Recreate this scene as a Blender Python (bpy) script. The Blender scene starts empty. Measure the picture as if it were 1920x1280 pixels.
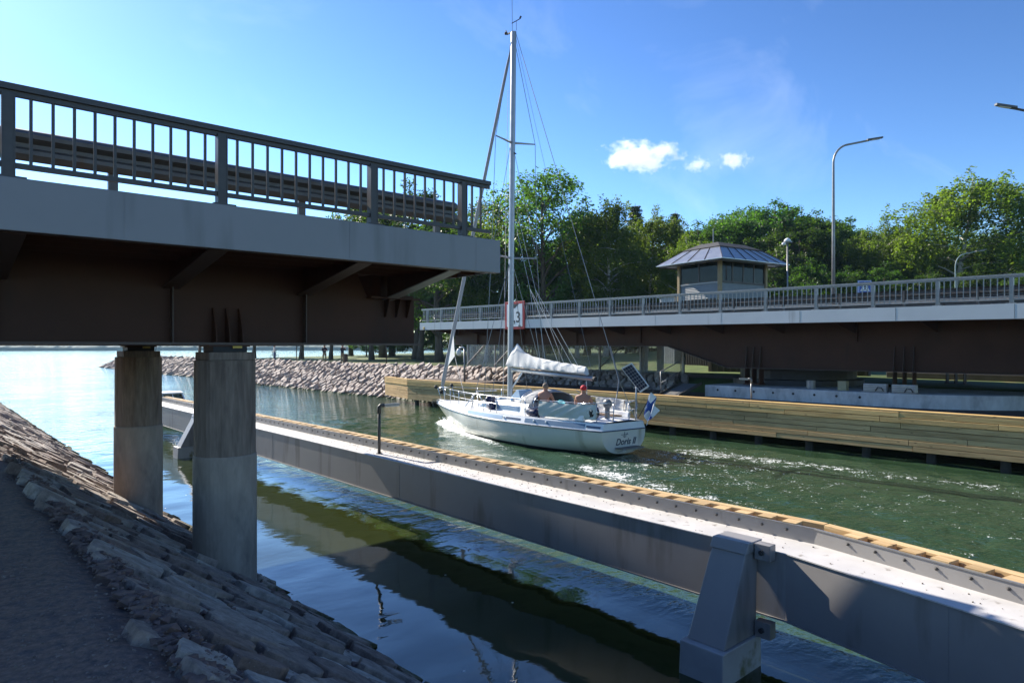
import bpy, bmesh, math, random
import numpy as np
from mathutils import Vector, Matrix, noise as mnoise

S = bpy.context.scene
COL = S.collection
rnd = random.Random(11)
nrng = np.random.default_rng(5)
# world axes: X runs across the channel (away from the near bank), Y along the channel (towards the lake), Z up, water at Z = 0
# ------------------------------------------------------------------ camera, sky, sun, exposure
cd = bpy.data.cameras.new('camera')
cam = bpy.data.objects.new('camera', cd); COL.objects.link(cam)
cam.location = (0, 0, 3.4)
cam.rotation_euler = (math.radians(90), 0, math.radians(-41.8))
cd.sensor_width = 36; cd.lens = 23.44; cd.shift_y = 0.00625
cd.clip_start = 0.05; cd.clip_end = 30000
S.camera = cam

SUN_DIR = Vector((-0.052, 1.0, 0.64)).normalized()       # towards the sun
elev = math.asin(SUN_DIR.z); azim = math.atan2(SUN_DIR.x, SUN_DIR.y)
W = bpy.data.worlds.new('World'); S.world = W; W.use_nodes = True
wn = W.node_tree.nodes; wl = W.node_tree.links
wn.clear()
wo = wn.new('ShaderNodeOutputWorld'); wb = wn.new('ShaderNodeBackground'); sky = wn.new('ShaderNodeTexSky')
sky.sky_type = 'NISHITA'; sky.sun_disc = False
sky.sun_elevation = elev; sky.sun_rotation = azim
sky.air_density = 1.0; sky.dust_density = 0.12; sky.ozone_density = 3.0; sky.altitude = 0
wb.inputs['Strength'].default_value = 0.10
# thin cirrus veils over the whole sky
tc = wn.new('ShaderNodeTexCoord'); mp = wn.new('ShaderNodeMapping'); mp.inputs['Rotation'].default_value = (0.2, 0.3, 0.6)
mp.inputs['Scale'].default_value = (1.2, 4.2, 3.4)
nz = wn.new('ShaderNodeTexNoise'); nz.inputs['Scale'].default_value = 1.5; nz.inputs['Detail'].default_value = 9; nz.inputs['Roughness'].default_value = 0.62
nz.inputs['Distortion'].default_value = 0.7
rp = wn.new('ShaderNodeValToRGB'); rp.color_ramp.elements[0].position = 0.52; rp.color_ramp.elements[1].position = 0.86
rp.color_ramp.elements[1].color = (0.10, 0.10, 0.10, 1)
mx = wn.new('ShaderNodeMix'); mx.data_type = 'RGBA'; mx.blend_type = 'MIX'; mx.inputs[7].default_value = (9.5, 9.9, 10.4, 1)
wl.new(tc.outputs['Generated'], mp.inputs['Vector']); wl.new(mp.outputs['Vector'], nz.inputs['Vector']); wl.new(nz.outputs['Fac'], rp.inputs['Fac'])
sk1 = wn.new('ShaderNodeVectorMath'); sk1.operation = 'SCALE'; sk1.inputs['Scale'].default_value = 0.16
gam = wn.new('ShaderNodeGamma'); gam.inputs['Gamma'].default_value = 1.55
sk2 = wn.new('ShaderNodeVectorMath'); sk2.operation = 'SCALE'; sk2.inputs['Scale'].default_value = 1/0.16
wl.new(sky.outputs['Color'], sk1.inputs[0]); wl.new(sk1.outputs[0], gam.inputs['Color']); skt = wn.new('ShaderNodeVectorMath'); skt.operation = 'MULTIPLY'; skt.inputs[1].default_value = (0.95, 0.99, 1.02)
wl.new(gam.outputs[0], skt.inputs[0]); wl.new(skt.outputs[0], sk2.inputs[0])
wl.new(rp.outputs['Color'], mx.inputs[0]); wl.new(sk2.outputs[0], mx.inputs[6]); wl.new(mx.outputs[2], wb.inputs['Color'])
wl.new(wb.outputs['Background'], wo.inputs['Surface'])

sd = bpy.data.lights.new('sun', 'SUN'); sd.energy = 4.8; sd.angle = math.radians(0.53); sd.color = (1.0, 0.92, 0.80)
sun = bpy.data.objects.new('sun', sd); COL.objects.link(sun)
sun.rotation_euler = (-SUN_DIR).to_track_quat('-Z', 'Y').to_euler()
sun.location = (-10, 120, 80)
S.view_settings.view_transform = 'Standard'; S.view_settings.look = 'None'; S.view_settings.gamma = 1.0
S.view_settings.use_curve_mapping = False
S.view_settings.exposure = 1.18
S.cycles.max_bounces = 7; S.cycles.diffuse_bounces = 3; S.cycles.glossy_bounces = 4; S.cycles.transmission_bounces = 5
S.cycles.transparent_max_bounces = 12; S.cycles.volume_bounces = 5
S.cycles.sample_clamp_indirect = 6.0; S.cycles.caustics_reflective = False; S.cycles.caustics_refractive = False
S.cycles.use_denoising = True

# ------------------------------------------------------------------ helpers
def wloc(o):
    p = Vector((0, 0, 0))
    while o is not None:
        p = p + o.location; o = o.parent
    return p

def tag(o, label, cat, group=None):
    o['label'] = label; o['category'] = cat
    if group: o['group'] = group
    return o

def thing(name, label, cat, loc=(0, 0, 0), group=None, rotz=0.0):
    o = bpy.data.objects.new(name, None); COL.objects.link(o)
    o.empty_display_size = 0.2
    o.location = loc; o.rotation_euler = (0, 0, rotz)
    return tag(o, label, cat, group)

def structure(o):
    o['kind'] = 'structure'; return o

class MB:
    def __init__(s): s.v = []; s.f = []; s.m = []; s.cm = 0
    def add(s, vs, fs):
        b = len(s.v); s.v += [tuple(p) for p in vs]
        for f in fs: s.f.append(tuple(i + b for i in f)); s.m.append(s.cm)
        return s
    def box(s, x0, x1, y0, y1, z0, z1):
        return s.add([(x0,y0,z0),(x1,y0,z0),(x1,y1,z0),(x0,y1,z0),(x0,y0,z1),(x1,y0,z1),(x1,y1,z1),(x0,y1,z1)],
                     [(0,3,2,1),(4,5,6,7),(0,1,5,4),(1,2,6,5),(2,3,7,6),(3,0,4,7)])
    def hexa(s, p):            # 8 points: bottom ring then top ring
        return s.add(p, [(0,3,2,1),(4,5,6,7),(0,1,5,4),(1,2,6,5),(2,3,7,6),(3,0,4,7)])
    def bar(s, a, b, w, h, up=(0, 0, 1)):
        a = Vector(a); b = Vector(b); d = (b - a).normalized(); u = Vector(up)
        r = d.cross(u)
        if r.length < 1e-4: r = d.cross(Vector((0, 1, 0)))
        r.normalize(); u = r.cross(d)
        r = r * w / 2; u = u * h / 2
        return s.hexa([a-r-u, a+r-u, b+r-u, b-r-u, a-r+u, a+r+u, b+r+u, b-r+u])
    def prism(s, poly, ext):
        e = Vector(ext); n = len(poly); P = [Vector(p) for p in poly]
        return s.add([*P, *[p + e for p in P]], [tuple(range(n)), tuple(range(2*n-1, n-1, -1))] + [(i, n+i, n+(i+1) % n, (i+1) % n) for i in range(n)])
    def tube(s, pts, r, n=8, cap=True):
        pts = [Vector(p) for p in pts]; k = len(pts)
        rs = r if isinstance(r, (list, tuple)) else [r]*k
        vs = []; fs = []; pr = None
        for i, p in enumerate(pts):
            d = (pts[min(i+1, k-1)] - pts[max(i-1, 0)]).normalized()
            if pr is None:
                pr = d.cross(Vector((0.13, 0.27, 1)))
                if pr.length < 1e-3: pr = d.cross(Vector((1, 0, 0)))
            pr = (pr - d * pr.dot(d)).normalized(); q = d.cross(pr)
            for j in range(n):
                a = 2*math.pi*j/n
                vs.append(p + (pr*math.cos(a) + q*math.sin(a)) * rs[i])
        for i in range(k-1):
            for j in range(n):
                fs.append((i*n+j, i*n+(j+1) % n, (i+1)*n+(j+1) % n, (i+1)*n+j))
        if cap: fs += [tuple(range(n-1, -1, -1)), tuple(range((k-1)*n, k*n))]
        return s.add(vs, fs)
    def lathe(s, c, prof, n=20):          # prof: (radius, z)
        vs = []; fs = []
        for r, z in prof:
            for j in range(n):
                a = 2*math.pi*j/n; vs.append((c[0]+r*math.cos(a), c[1]+r*math.sin(a), c[2]+z))
        for i in range(len(prof)-1):
            for j in range(n): fs.append((i*n+j, i*n+(j+1) % n, (i+1)*n+(j+1) % n, (i+1)*n+j))
        fs += [tuple(range(n-1, -1, -1)), tuple(range((len(prof)-1)*n, len(prof)*n))]
        return s.add(vs, fs)
    def ball(s, c, rad, n=10, m=6, squash=(1, 1, 1)):
        prof = []
        vs = []; fs = []
        for i in range(m+1):
            th = math.pi*i/m
            for j in range(n):
                a = 2*math.pi*j/n
                vs.append((c[0]+rad*squash[0]*math.sin(th)*math.cos(a), c[1]+rad*squash[1]*math.sin(th)*math.sin(a), c[2]-rad*squash[2]*math.cos(th)))
        for i in range(m):
            for j in range(n): fs.append((i*n+j, i*n+(j+1) % n, (i+1)*n+(j+1) % n, (i+1)*n+j))
        return s.add(vs, fs)
    def grid(s, P):               # P[i][j] points
        n = len(P); m = len(P[0])
        return s.add([p for r in P for p in r], [(i*m+j, (i+1)*m+j, (i+1)*m+j+1, i*m+j+1) for i in range(n-1) for j in range(m-1)])
    def mesh(s, name, mats, smooth=False, off=None):
        me = bpy.data.meshes.new(name)
        v = s.v
        if off is not None and off.length > 0: v = [(p[0]-off.x, p[1]-off.y, p[2]-off.z) for p in v]
        me.from_pydata(v, [], s.f)
        for m in (mats if isinstance(mats, (list, tuple)) else [mats]): me.materials.append(m)
        if any(s.m): me.polygons.foreach_set('material_index', s.m)
        if smooth: me.polygons.foreach_set('use_smooth', [True]*len(s.f))
        me.update()
        return me
    def build(s, name, mats, parent=None, smooth=False, bevel=0, local=False, at=None, fix=False):
        off = Vector((0, 0, 0)) if local else wloc(parent)
        loc = Vector((0, 0, 0))
        if at is not None: loc = Vector(at) - off; off = Vector(at)
        me = s.mesh(name, mats, smooth, off)
        if fix:
            bm = bmesh.new(); bm.from_mesh(me); bmesh.ops.recalc_face_normals(bm, faces=bm.faces); bm.to_mesh(me); bm.free()
        o = bpy.data.objects.new(name, me); COL.objects.link(o); o.parent = parent; o.location = loc
        if bevel:
            b = o.modifiers.new('bevel', 'BEVEL'); b.width = bevel; b.segments = 2; b.limit_method = 'ANGLE'; b.angle_limit = 0.6
        if smooth == 'auto': pass
        return o

def inst(name, me, parent, loc, rot=(0, 0, 0), scale=(1, 1, 1), local=False):
    o = bpy.data.objects.new(name, me); COL.objects.link(o); o.parent = parent
    o.location = Vector(loc) - (Vector((0, 0, 0)) if local else wloc(parent)); o.rotation_euler = rot; o.scale = scale
    return o

# ------------------------------------------------------------------ materials
MATS = {}
def M(name, col, rough=0.6, var=0.25, scale=3.0, bump=0.0, bscale=40.0, metal=0.0, stretch=(1, 1, 1), rand=0.0, col2=None, c2pos=(0.5, 0.7), detail=6.0, spec=0.5, space='Object', dirt=None):
    if name in MATS: return MATS[name]
    m = bpy.data.materials.new(name); m.use_nodes = True
    n = m.node_tree.nodes; l = m.node_tree.links
    b = n['Principled BSDF']
    b.inputs['Roughness'].default_value = rough; b.inputs['Metallic'].default_value = metal
    b.inputs['Specular IOR Level'].default_value = spec
    t = n.new('ShaderNodeTexCoord'); mpn = n.new('ShaderNodeMapping'); mpn.inputs['Scale'].default_value = stretch
    if space == 'World':
        g = n.new('ShaderNodeNewGeometry'); l.new(g.outputs['Position'], mpn.inputs['Vector'])
    else:
        l.new(t.outputs['Object'], mpn.inputs['Vector'])
    oi = n.new('ShaderNodeObjectInfo')
    vec = mpn.outputs['Vector']
    if rand > 0:
        ad = n.new('ShaderNodeVectorMath'); ad.operation = 'ADD'
        mu = n.new('ShaderNodeMath'); mu.operation = 'MULTIPLY'; mu.inputs[1].default_value = 57.0
        l.new(oi.outputs['Random'], mu.inputs[0]); l.new(vec, ad.inputs[0]); l.new(mu.outputs[0], ad.inputs[1]); vec = ad.outputs[0]
    nt = n.new('ShaderNodeTexNoise'); nt.inputs['Scale'].default_value = scale; nt.inputs['Detail'].default_value = detail; nt.inputs['Roughness'].default_value = 0.6
    l.new(vec, nt.inputs['Vector'])
    mr = n.new('ShaderNodeMapRange'); mr.inputs[1].default_value = 0.25; mr.inputs[2].default_value = 0.75
    mr.inputs[3].default_value = 1 - var; mr.inputs[4].default_value = 1 + var
    l.new(nt.outputs['Fac'], mr.inputs[0])
    hs = n.new('ShaderNodeHueSaturation'); hs.inputs['Color'].default_value = (*col, 1)
    src = None
    if col2 is not None:
        n2 = n.new('ShaderNodeTexNoise'); n2.inputs['Scale'].default_value = scale*0.45; n2.inputs['Detail'].default_value = 8; n2.inputs['Roughness'].default_value = 0.65
        l.new(vec, n2.inputs['Vector'])
        r2 = n.new('ShaderNodeMapRange'); r2.inputs[1].default_value = c2pos[0]; r2.inputs[2].default_value = c2pos[1]
        l.new(n2.outputs['Fac'], r2.inputs[0])
        mc = n.new('ShaderNodeMix'); mc.data_type = 'RGBA'; mc.inputs[6].default_value = (*col, 1); mc.inputs[7].default_value = (*col2, 1)
        l.new(r2.outputs[0], mc.inputs[0]); l.new(mc.outputs[2], hs.inputs['Color'])
    val = mr.outputs[0]
    if rand > 0:
        r3 = n.new('ShaderNodeMapRange'); r3.inputs[3].default_value = 1 - rand; r3.inputs[4].default_value = 1 + rand
        l.new(oi.outputs['Random'], r3.inputs[0])
        m3 = n.new('ShaderNodeMath'); m3.operation = 'MULTIPLY'; l.new(val, m3.inputs[0]); l.new(r3.outputs[0], m3.inputs[1]); val = m3.outputs[0]
    l.new(val, hs.inputs['Value'])
    out = hs.outputs['Color']
    if dirt is not None:              # fine dark specks / streaks: (colour, scale, threshold, stretch)
        dc, dsc, dth, dst = dirt
        dm = n.new('ShaderNodeMapping'); dm.inputs['Scale'].default_value = dst; l.new(t.outputs['Object'], dm.inputs['Vector'])
        dn = n.new('ShaderNodeTexNoise'); dn.inputs['Scale'].default_value = dsc; dn.inputs['Detail'].default_value = 5
        l.new(dm.outputs['Vector'], dn.inputs['Vector'])
        dr = n.new('ShaderNodeMapRange'); dr.inputs[1].default_value = dth; dr.inputs[2].default_value = dth+0.14; dr.inputs[4].default_value = 0.8
        l.new(dn.outputs['Fac'], dr.inputs[0])
        dx = n.new('ShaderNodeMix'); dx.data_type = 'RGBA'; dx.inputs[7].default_value = (*dc, 1)
        l.new(dr.outputs[0], dx.inputs[0]); l.new(out, dx.inputs[6]); out = dx.outputs[2]
    l.new(out, b.inputs['Base Color'])
    if bump > 0:
        nb = n.new('ShaderNodeTexNoise'); nb.inputs['Scale'].default_value = bscale; nb.inputs['Detail'].default_value = 5
        l.new(vec, nb.inputs['Vector'])
        bp = n.new('ShaderNodeBump'); bp.inputs['Strength'].default_value = min(1, bump*4); bp.inputs['Distance'].default_value = bump*0.25
        l.new(nb.outputs['Fac'], bp.inputs['Height']); l.new(bp.outputs['Normal'], b.inputs['Normal'])
    rr = n.new('ShaderNodeMapRange'); rr.inputs[3].default_value = max(0.02, rough-0.1); rr.inputs[4].default_value = min(1, rough+0.1)
    l.new(nt.outputs['Fac'], rr.inputs[0]); l.new(rr.outputs[0], b.inputs['Roughness'])
    MATS[name] = m
    return m

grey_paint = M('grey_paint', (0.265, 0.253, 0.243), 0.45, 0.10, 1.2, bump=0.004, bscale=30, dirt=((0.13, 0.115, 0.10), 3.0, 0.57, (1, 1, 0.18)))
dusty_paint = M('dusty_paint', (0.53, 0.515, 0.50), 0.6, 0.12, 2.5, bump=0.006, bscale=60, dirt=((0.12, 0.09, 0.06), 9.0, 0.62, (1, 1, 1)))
fascia_paint = M('fascia_paint', (0.20, 0.203, 0.208), 0.4, 0.10, 0.8, bump=0.003, bscale=12, dirt=((0.13, 0.13, 0.13), 3.0, 0.58, (1, 1, 0.12)))
rail_steel = M('galvanised_steel', (0.062, 0.058, 0.054), 0.5, 0.22, 9, bump=0.004, bscale=60, metal=0.2)
rail_light = M('galvanised_pale', (0.25, 0.247, 0.243), 0.4, 0.2, 9, metal=0.35)
guard_steel = M('guard_rail_steel', (0.12, 0.11, 0.10), 0.5, 0.3, 6, metal=0.3, dirt=((0.12, 0.08, 0.05), 5.0, 0.6, (1, 1, 1)))
brown_steel = M('brown_girder_paint', (0.060, 0.028, 0.018), 0.55, 0.22, 1.1, bump=0.003, bscale=20, spec=0.15, dirt=((0.03, 0.02, 0.017), 2.0, 0.62, (1, 1, 0.2)))
brown_edge = M('brown_flange_paint', (0.065, 0.040, 0.029), 0.5, 0.2, 3)
board_concrete = M('board_marked_concrete', (0.21, 0.162, 0.125), 0.85, 0.35, 7, bump=0.03, bscale=30, stretch=(3, 3, 0.35), col2=(0.095, 0.070, 0.055), c2pos=(0.48, 0.72))
smooth_concrete = M('smooth_concrete', (0.30, 0.252, 0.205), 0.75, 0.25, 4, bump=0.012, bscale=45, stretch=(1.5, 1.5, 0.5), col2=(0.12, 0.105, 0.09), c2pos=(0.5, 0.75))
pale_concrete = M('pale_concrete', (0.52, 0.52, 0.51), 0.85, 0.25, 3, bump=0.01, bscale=30, stretch=(1, 1, 0.5), col2=(0.22, 0.21, 0.2), c2pos=(0.5, 0.75))
asphalt = M('asphalt', (0.05, 0.05, 0.052), 0.9, 0.2, 20, bump=0.02, bscale=120)
rubber = M('bearing_black', (0.02, 0.02, 0.02), 0.7, 0.2, 10)
brass = M('bearing_brass', (0.35, 0.25, 0.06), 0.45, 0.2, 10, metal=0.6)

def wood_mat(name, c1, c2, knots=True):
    m = bpy.data.materials.new(name); m.use_nodes = True; n = m.node_tree.nodes; l = m.node_tree.links; b = n['Principled BSDF']
    b.inputs['Roughness'].default_value = 0.75; b.inputs['Specular IOR Level'].default_value = 0.25
    t = n.new('ShaderNodeTexCoord'); oi = n.new('ShaderNodeObjectInfo')
    mu = n.new('ShaderNodeMath'); mu.operation = 'MULTIPLY'; mu.inputs[1].default_value = 91; l.new(oi.outputs['Random'], mu.inputs[0])
    ad = n.new('ShaderNodeVectorMath'); ad.operation = 'ADD'; l.new(t.outputs['Object'], ad.inputs[0]); l.new(mu.outputs[0], ad.inputs[1])
    mp_ = n.new('ShaderNodeMapping'); mp_.inputs['Scale'].default_value = (14, 0.9, 14); l.new(ad.outputs[0], mp_.inputs['Vector'])
    nt = n.new('ShaderNodeTexNoise'); nt.inputs['Scale'].default_value = 1.6; nt.inputs['Detail'].default_value = 7; nt.inputs['Distortion'].default_value = 0.6
    l.new(mp_.outputs[0], nt.inputs['Vector'])
    rp_ = n.new('ShaderNodeValToRGB'); e = rp_.color_ramp.elements
    e[0].position = 0.3; e[0].color = (*c2, 1); e[1].position = 0.62; e[1].color = (*c1, 1)
    l.new(nt.outputs['Fac'], rp_.inputs['Fac'])
    hs = n.new('ShaderNodeHueSaturation'); r3 = n.new('ShaderNodeMapRange'); r3.inputs[3].default_value = 0.80; r3.inputs[4].default_value = 1.14
    l.new(oi.outputs['Random'], r3.inputs[0]); l.new(r3.outputs[0], hs.inputs['Value']); l.new(rp_.outputs['Color'], hs.inputs['Color'])
    out = hs.outputs['Color']
    if knots:
        mk = n.new('ShaderNodeMapping'); mk.inputs['Scale'].default_value = (5, 1.7, 5); l.new(ad.outputs[0], mk.inputs['Vector'])
        vo = n.new('ShaderNodeTexVoronoi'); vo.inputs['Scale'].default_value = 1.4; l.new(mk.outputs[0], vo.inputs['Vector'])
        kr = n.new('ShaderNodeMapRange'); kr.inputs[1].default_value = 0.06; kr.inputs[2].default_value = 0.15; kr.inputs[3].default_value = 0.75; kr.inputs[4].default_value = 0
        l.new(vo.outputs['Distance'], kr.inputs[0])
        kx = n.new('ShaderNodeMix'); kx.data_type = 'RGBA'; kx.inputs[7].default_value = (0.09, 0.05, 0.025, 1)
        l.new(kr.outputs[0], kx.inputs[0]); l.new(out, kx.inputs[6]); out = kx.outputs[2]
        # algae-green tide stain with a ragged shape
        gn = n.new('ShaderNodeTexNoise'); gn.inputs['Scale'].default_value = 0.7; gn.inputs['Detail'].default_value = 8
        geo = n.new('ShaderNodeNewGeometry'); l.new(geo.outputs['Position'], gn.inputs['Vector'])
        gr = n.new('ShaderNodeMapRange'); gr.inputs[1].default_value = 0.5; gr.inputs[2].default_value = 0.75; gr.inputs[4].default_value = 0.30
        l.new(gn.outputs['Fac'], gr.inputs[0])
        gx = n.new('ShaderNodeMix'); gx.data_type = 'RGBA'; gx.inputs[7].default_value = (0.17, 0.15, 0.07, 1)
        l.new(gr.outputs[0], gx.inputs[0]); l.new(out, gx.inputs[6]); out = gx.outputs[2]
    l.new(out, b.inputs['Base Color'])
    bp = n.new('ShaderNodeBump'); bp.inputs['Strength'].default_value = 0.5; bp.inputs['Distance'].default_value = 0.004
    l.new(nt.outputs['Fac'], bp.inputs['Height']); l.new(bp.outputs['Normal'], b.inputs['Normal'])
    return m
fresh_wood = wood_mat('fresh_pine', (0.56, 0.40, 0.215), (0.38, 0.245, 0.11))
quay_wood = wood_mat('quay_pine', (0.58, 0.385, 0.185), (0.40, 0.25, 0.11))
quay_top = wood_mat('quay_pine_top', (0.66, 0.45, 0.19), (0.48, 0.29, 0.11))

# stones
def stone_mat(name, c1, c2, c3, moss=None):
    m = bpy.data.materials.new(name); m.use_nodes = True; n = m.node_tree.nodes; l = m.node_tree.links; b = n['Principled BSDF']
    b.inputs['Roughness'].default_value = 0.85; b.inputs['Specular IOR Level'].default_value = 0.3
    g = n.new('ShaderNodeNewGeometry'); oi = n.new('ShaderNodeObjectInfo')
    at = n.new('ShaderNodeAttribute'); at.attribute_name = 'tint'
    sm = n.new('ShaderNodeMath'); sm.operation = 'ADD'; l.new(oi.outputs['Random'], sm.inputs[0]); l.new(at.outputs['Fac'], sm.inputs[1])
    fr = n.new('ShaderNodeMath'); fr.operation = 'FRACT'; l.new(sm.outputs[0], fr.inputs[0])
    rp_ = n.new('ShaderNodeValToRGB'); e = rp_.color_ramp.elements
    e[0].position = 0.0; e[0].color = (*c1, 1); e[1].position = 1.0; e[1].color = (*c3, 1)
    x = e.new(0.5); x.color = (*c2, 1)
    l.new(fr.outputs[0], rp_.inputs['Fac'])
    nt = n.new('ShaderNodeTexNoise'); nt.inputs['Scale'].default_value = 9; nt.inputs['Detail'].default_value = 9; nt.inputs['Roughness'].default_value = 0.7
    l.new(g.outputs['Position'], nt.inputs['Vector'])
    mr = n.new('ShaderNodeMapRange'); mr.inputs[1].default_value = 0.25; mr.inputs[2].default_value = 0.75; mr.inputs[3].default_value = 0.40; mr.inputs[4].default_value = 1.6
    l.new(nt.outputs['Fac'], mr.inputs[0])
    hs = n.new('ShaderNodeHueSaturation'); l.new(rp_.outputs['Color'], hs.inputs['Color']); l.new(mr.outputs[0], hs.inputs['Value'])
    # pale lichen flecks
    vn = n.new('ShaderNodeTexNoise'); vn.inputs['Scale'].default_value = 38; vn.inputs['Detail'].default_value = 4; l.new(g.outputs['Position'], vn.inputs['Vector'])
    vr = n.new('ShaderNodeMapRange'); vr.inputs[1].default_value = 0.62; vr.inputs[2].default_value = 0.72; vr.inputs[4].default_value = 0.5
    l.new(vn.outputs['Fac'], vr.inputs[0])
    lx = n.new('ShaderNodeMix'); lx.data_type = 'RGBA'; lx.inputs[7].default_value = (0.36, 0.35, 0.33, 1)
    l.new(vr.outputs[0], lx.inputs[0]); l.new(hs.outputs['Color'], lx.inputs[6]); out = lx.outputs[2]
    if moss:                     # wet, mossy band along the water line
        sp = n.new('ShaderNodeSeparateXYZ'); l.new(g.outputs['Position'], sp.inputs[0])
        ma = n.new('ShaderNodeMath'); ma.operation = 'MULTIPLY_ADD'; ma.inputs[1].default_value = 0.35; l.new(nt.outputs['Fac'], ma.inputs[0]); ma.inputs[2].default_value = -0.17
        mz = n.new('ShaderNodeMath'); mz.operation = 'ADD'; l.new(sp.outputs['Z'], mz.inputs[0]); l.new(ma.outputs[0], mz.inputs[1])
        zr = n.new('ShaderNodeMapRange'); zr.inputs[1].default_value = 0.03; zr.inputs[2].default_value = moss; zr.inputs[3].default_value = 0.9; zr.inputs[4].default_value = 0
        l.new(mz.outputs[0], zr.inputs[0])
        mm = n.new('ShaderNodeMix'); mm.data_type = 'RGBA'; mm.inputs[7].default_value = (0.045, 0.055, 0.016, 1)
        l.new(zr.outputs[0], mm.inputs[0]); l.new(out, mm.inputs[6]); out = mm.outputs[2]
    l.new(out, b.inputs['Base Color'])
    mg = n.new('ShaderNodeTexNoise'); mg.inputs['Scale'].default_value = 26; mg.inputs['Detail'].default_value = 8; mg.inputs['Roughness'].default_value = 0.7; l.new(g.outputs['Position'], mg.inputs['Vector'])
    m6 = n.new('ShaderNodeMapping'); m6.inputs['Rotation'].default_value = (0.3, 0.5, 0.9); m6.inputs['Scale'].default_value = (3.0, 3.5, 4.5); l.new(g.outputs['Position'], m6.inputs['Vector'])
    m7 = n.new('ShaderNodeTexNoise'); m7.inputs['Scale'].default_value = 2.2; m7.inputs['Detail'].default_value = 7; m7.inputs['Roughness'].default_value = 0.65; l.new(m6.outputs[0], m7.inputs['Vector'])
    mh = n.new('ShaderNodeMath'); mh.operation = 'MULTIPLY_ADD'; mh.inputs[1].default_value = 0.5; l.new(m7.outputs['Fac'], mh.inputs[0]); l.new(mg.outputs['Fac'], mh.inputs[2])
    bp = n.new('ShaderNodeBump'); bp.inputs['Strength'].default_value = 0.9; bp.inputs['Distance'].default_value = 0.020
    l.new(mh.outputs[0], bp.inputs['Height']); l.new(bp.outputs['Normal'], b.inputs['Normal'])
    return m
near_stone = stone_mat('near_stone', (0.34, 0.285, 0.24), (0.19, 0.135, 0.11), (0.42, 0.375, 0.325), moss=0.22)
far_stone = stone_mat('far_stone', (0.42, 0.35, 0.305), (0.29, 0.24, 0.215), (0.48, 0.42, 0.37), moss=0.12)
rubble_mat = M('rubble', (0.070, 0.046, 0.038), 0.9, 0.5, 12, bump=0.12, bscale=30, space='World')
gravel_mat = M('gravel', (0.23, 0.145, 0.105), 0.95, 0.45, 26, bump=0.08, bscale=70, space='World', col2=(0.11, 0.085, 0.078), c2pos=(0.45, 0.65))
grass_mat = M('lawn_grass', (0.070, 0.110, 0.022), 0.9, 0.5, 1.4, bump=0.12, bscale=9, space='World', col2=(0.17, 0.135, 0.055), c2pos=(0.54, 0.72))
path_mat = M('park_gravel', (0.25, 0.175, 0.14), 0.95, 0.25, 3, bump=0.03, bscale=30, space='World')

def leaf_mat(name, c1, c2, trans=0.52):
    m = bpy.data.materials.new(name); m.use_nodes = True; n = m.node_tree.nodes; l = m.node_tree.links
    n.clear(); o = n.new('ShaderNodeOutputMaterial')
    at = n.new('ShaderNodeAttribute'); at.attribute_name = 'tint'
    oi = n.new('ShaderNodeObjectInfo')
    mxx = n.new('ShaderNodeMix'); mxx.data_type = 'RGBA'; mxx.inputs[6].default_value = (*c1, 1); mxx.inputs[7].default_value = (*c2, 1)
    l.new(at.outputs['Fac'], mxx.inputs[0])
    hs = n.new('ShaderNodeHueSaturation'); r3 = n.new('ShaderNodeMapRange'); r3.inputs[3].default_value = 0.75; r3.inputs[4].default_value = 1.25
    l.new(oi.outputs['Random'], r3.inputs[0]); l.new(r3.outputs[0], hs.inputs['Value']); l.new(mxx.outputs[2], hs.inputs['Color'])
    rh = n.new('ShaderNodeMapRange'); rh.inputs[3].default_value = 0.485; rh.inputs[4].default_value = 0.515; l.new(oi.outputs['Random'], rh.inputs[0]); l.new(rh.outputs[0], hs.inputs['Hue'])
    d = n.new('ShaderNodeBsdfPrincipled'); d.inputs['Roughness'].default_value = 0.5; d.inputs['Specular IOR Level'].default_value = 0.35
    tr = n.new('ShaderNodeBsdfTranslucent')
    yl = n.new('ShaderNodeMix'); yl.data_type = 'RGBA'; yl.blend_type = 'MULTIPLY'; yl.inputs[0].default_value = 1; yl.inputs[7].default_value = (2.2, 2.45, 0.8, 1)
    l.new(hs.outputs['Color'], yl.inputs[6])
    ms = n.new('ShaderNodeMixShader'); ms.inputs[0].default_value = trans
    l.new(hs.outputs['Color'], d.inputs['Base Color']); l.new(yl.outputs[2], tr.inputs['Color'])
    l.new(d.outputs[0], ms.inputs[1]); l.new(tr.outputs[0], ms.inputs[2]); l.new(ms.outputs[0], o.inputs['Surface'])
    return m
LEAF = {'ash': leaf_mat('ash_leaf', (0.036, 0.080, 0.016), (0.085, 0.145, 0.028)),
        'birch': leaf_mat('birch_leaf', (0.048, 0.086, 0.018), (0.115, 0.150, 0.030)),
        'broad': leaf_mat('broad_leaf', (0.026, 0.058, 0.013), (0.065, 0.118, 0.022)),
        'shrub': leaf_mat('shrub_leaf', (0.020, 0.044, 0.011), (0.048, 0.085, 0.018)),
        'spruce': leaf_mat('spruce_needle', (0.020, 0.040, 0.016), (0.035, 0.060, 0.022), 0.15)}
bark = M('bark', (0.11, 0.085, 0.065), 0.95, 0.4, 6, bump=0.08, bscale=14, stretch=(1, 1, 0.3))
birch_bark = M('birch_bark', (0.48, 0.45, 0.41), 0.8, 0.2, 3, bump=0.02, bscale=20, col2=(0.08, 0.07, 0.06), c2pos=(0.52, 0.62), stretch=(1, 1, 2.5))

# ------------------------------------------------------------------ water
BX, BY, BH = 16.75, 13.4, math.radians(-5.5)          # sailing boat: transom centre on the water, heading
def boat_to_world(x, y):
    c, s = math.cos(BH), math.sin(BH)
    return BX + c*x - s*y, BY + s*x + c*y

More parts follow.
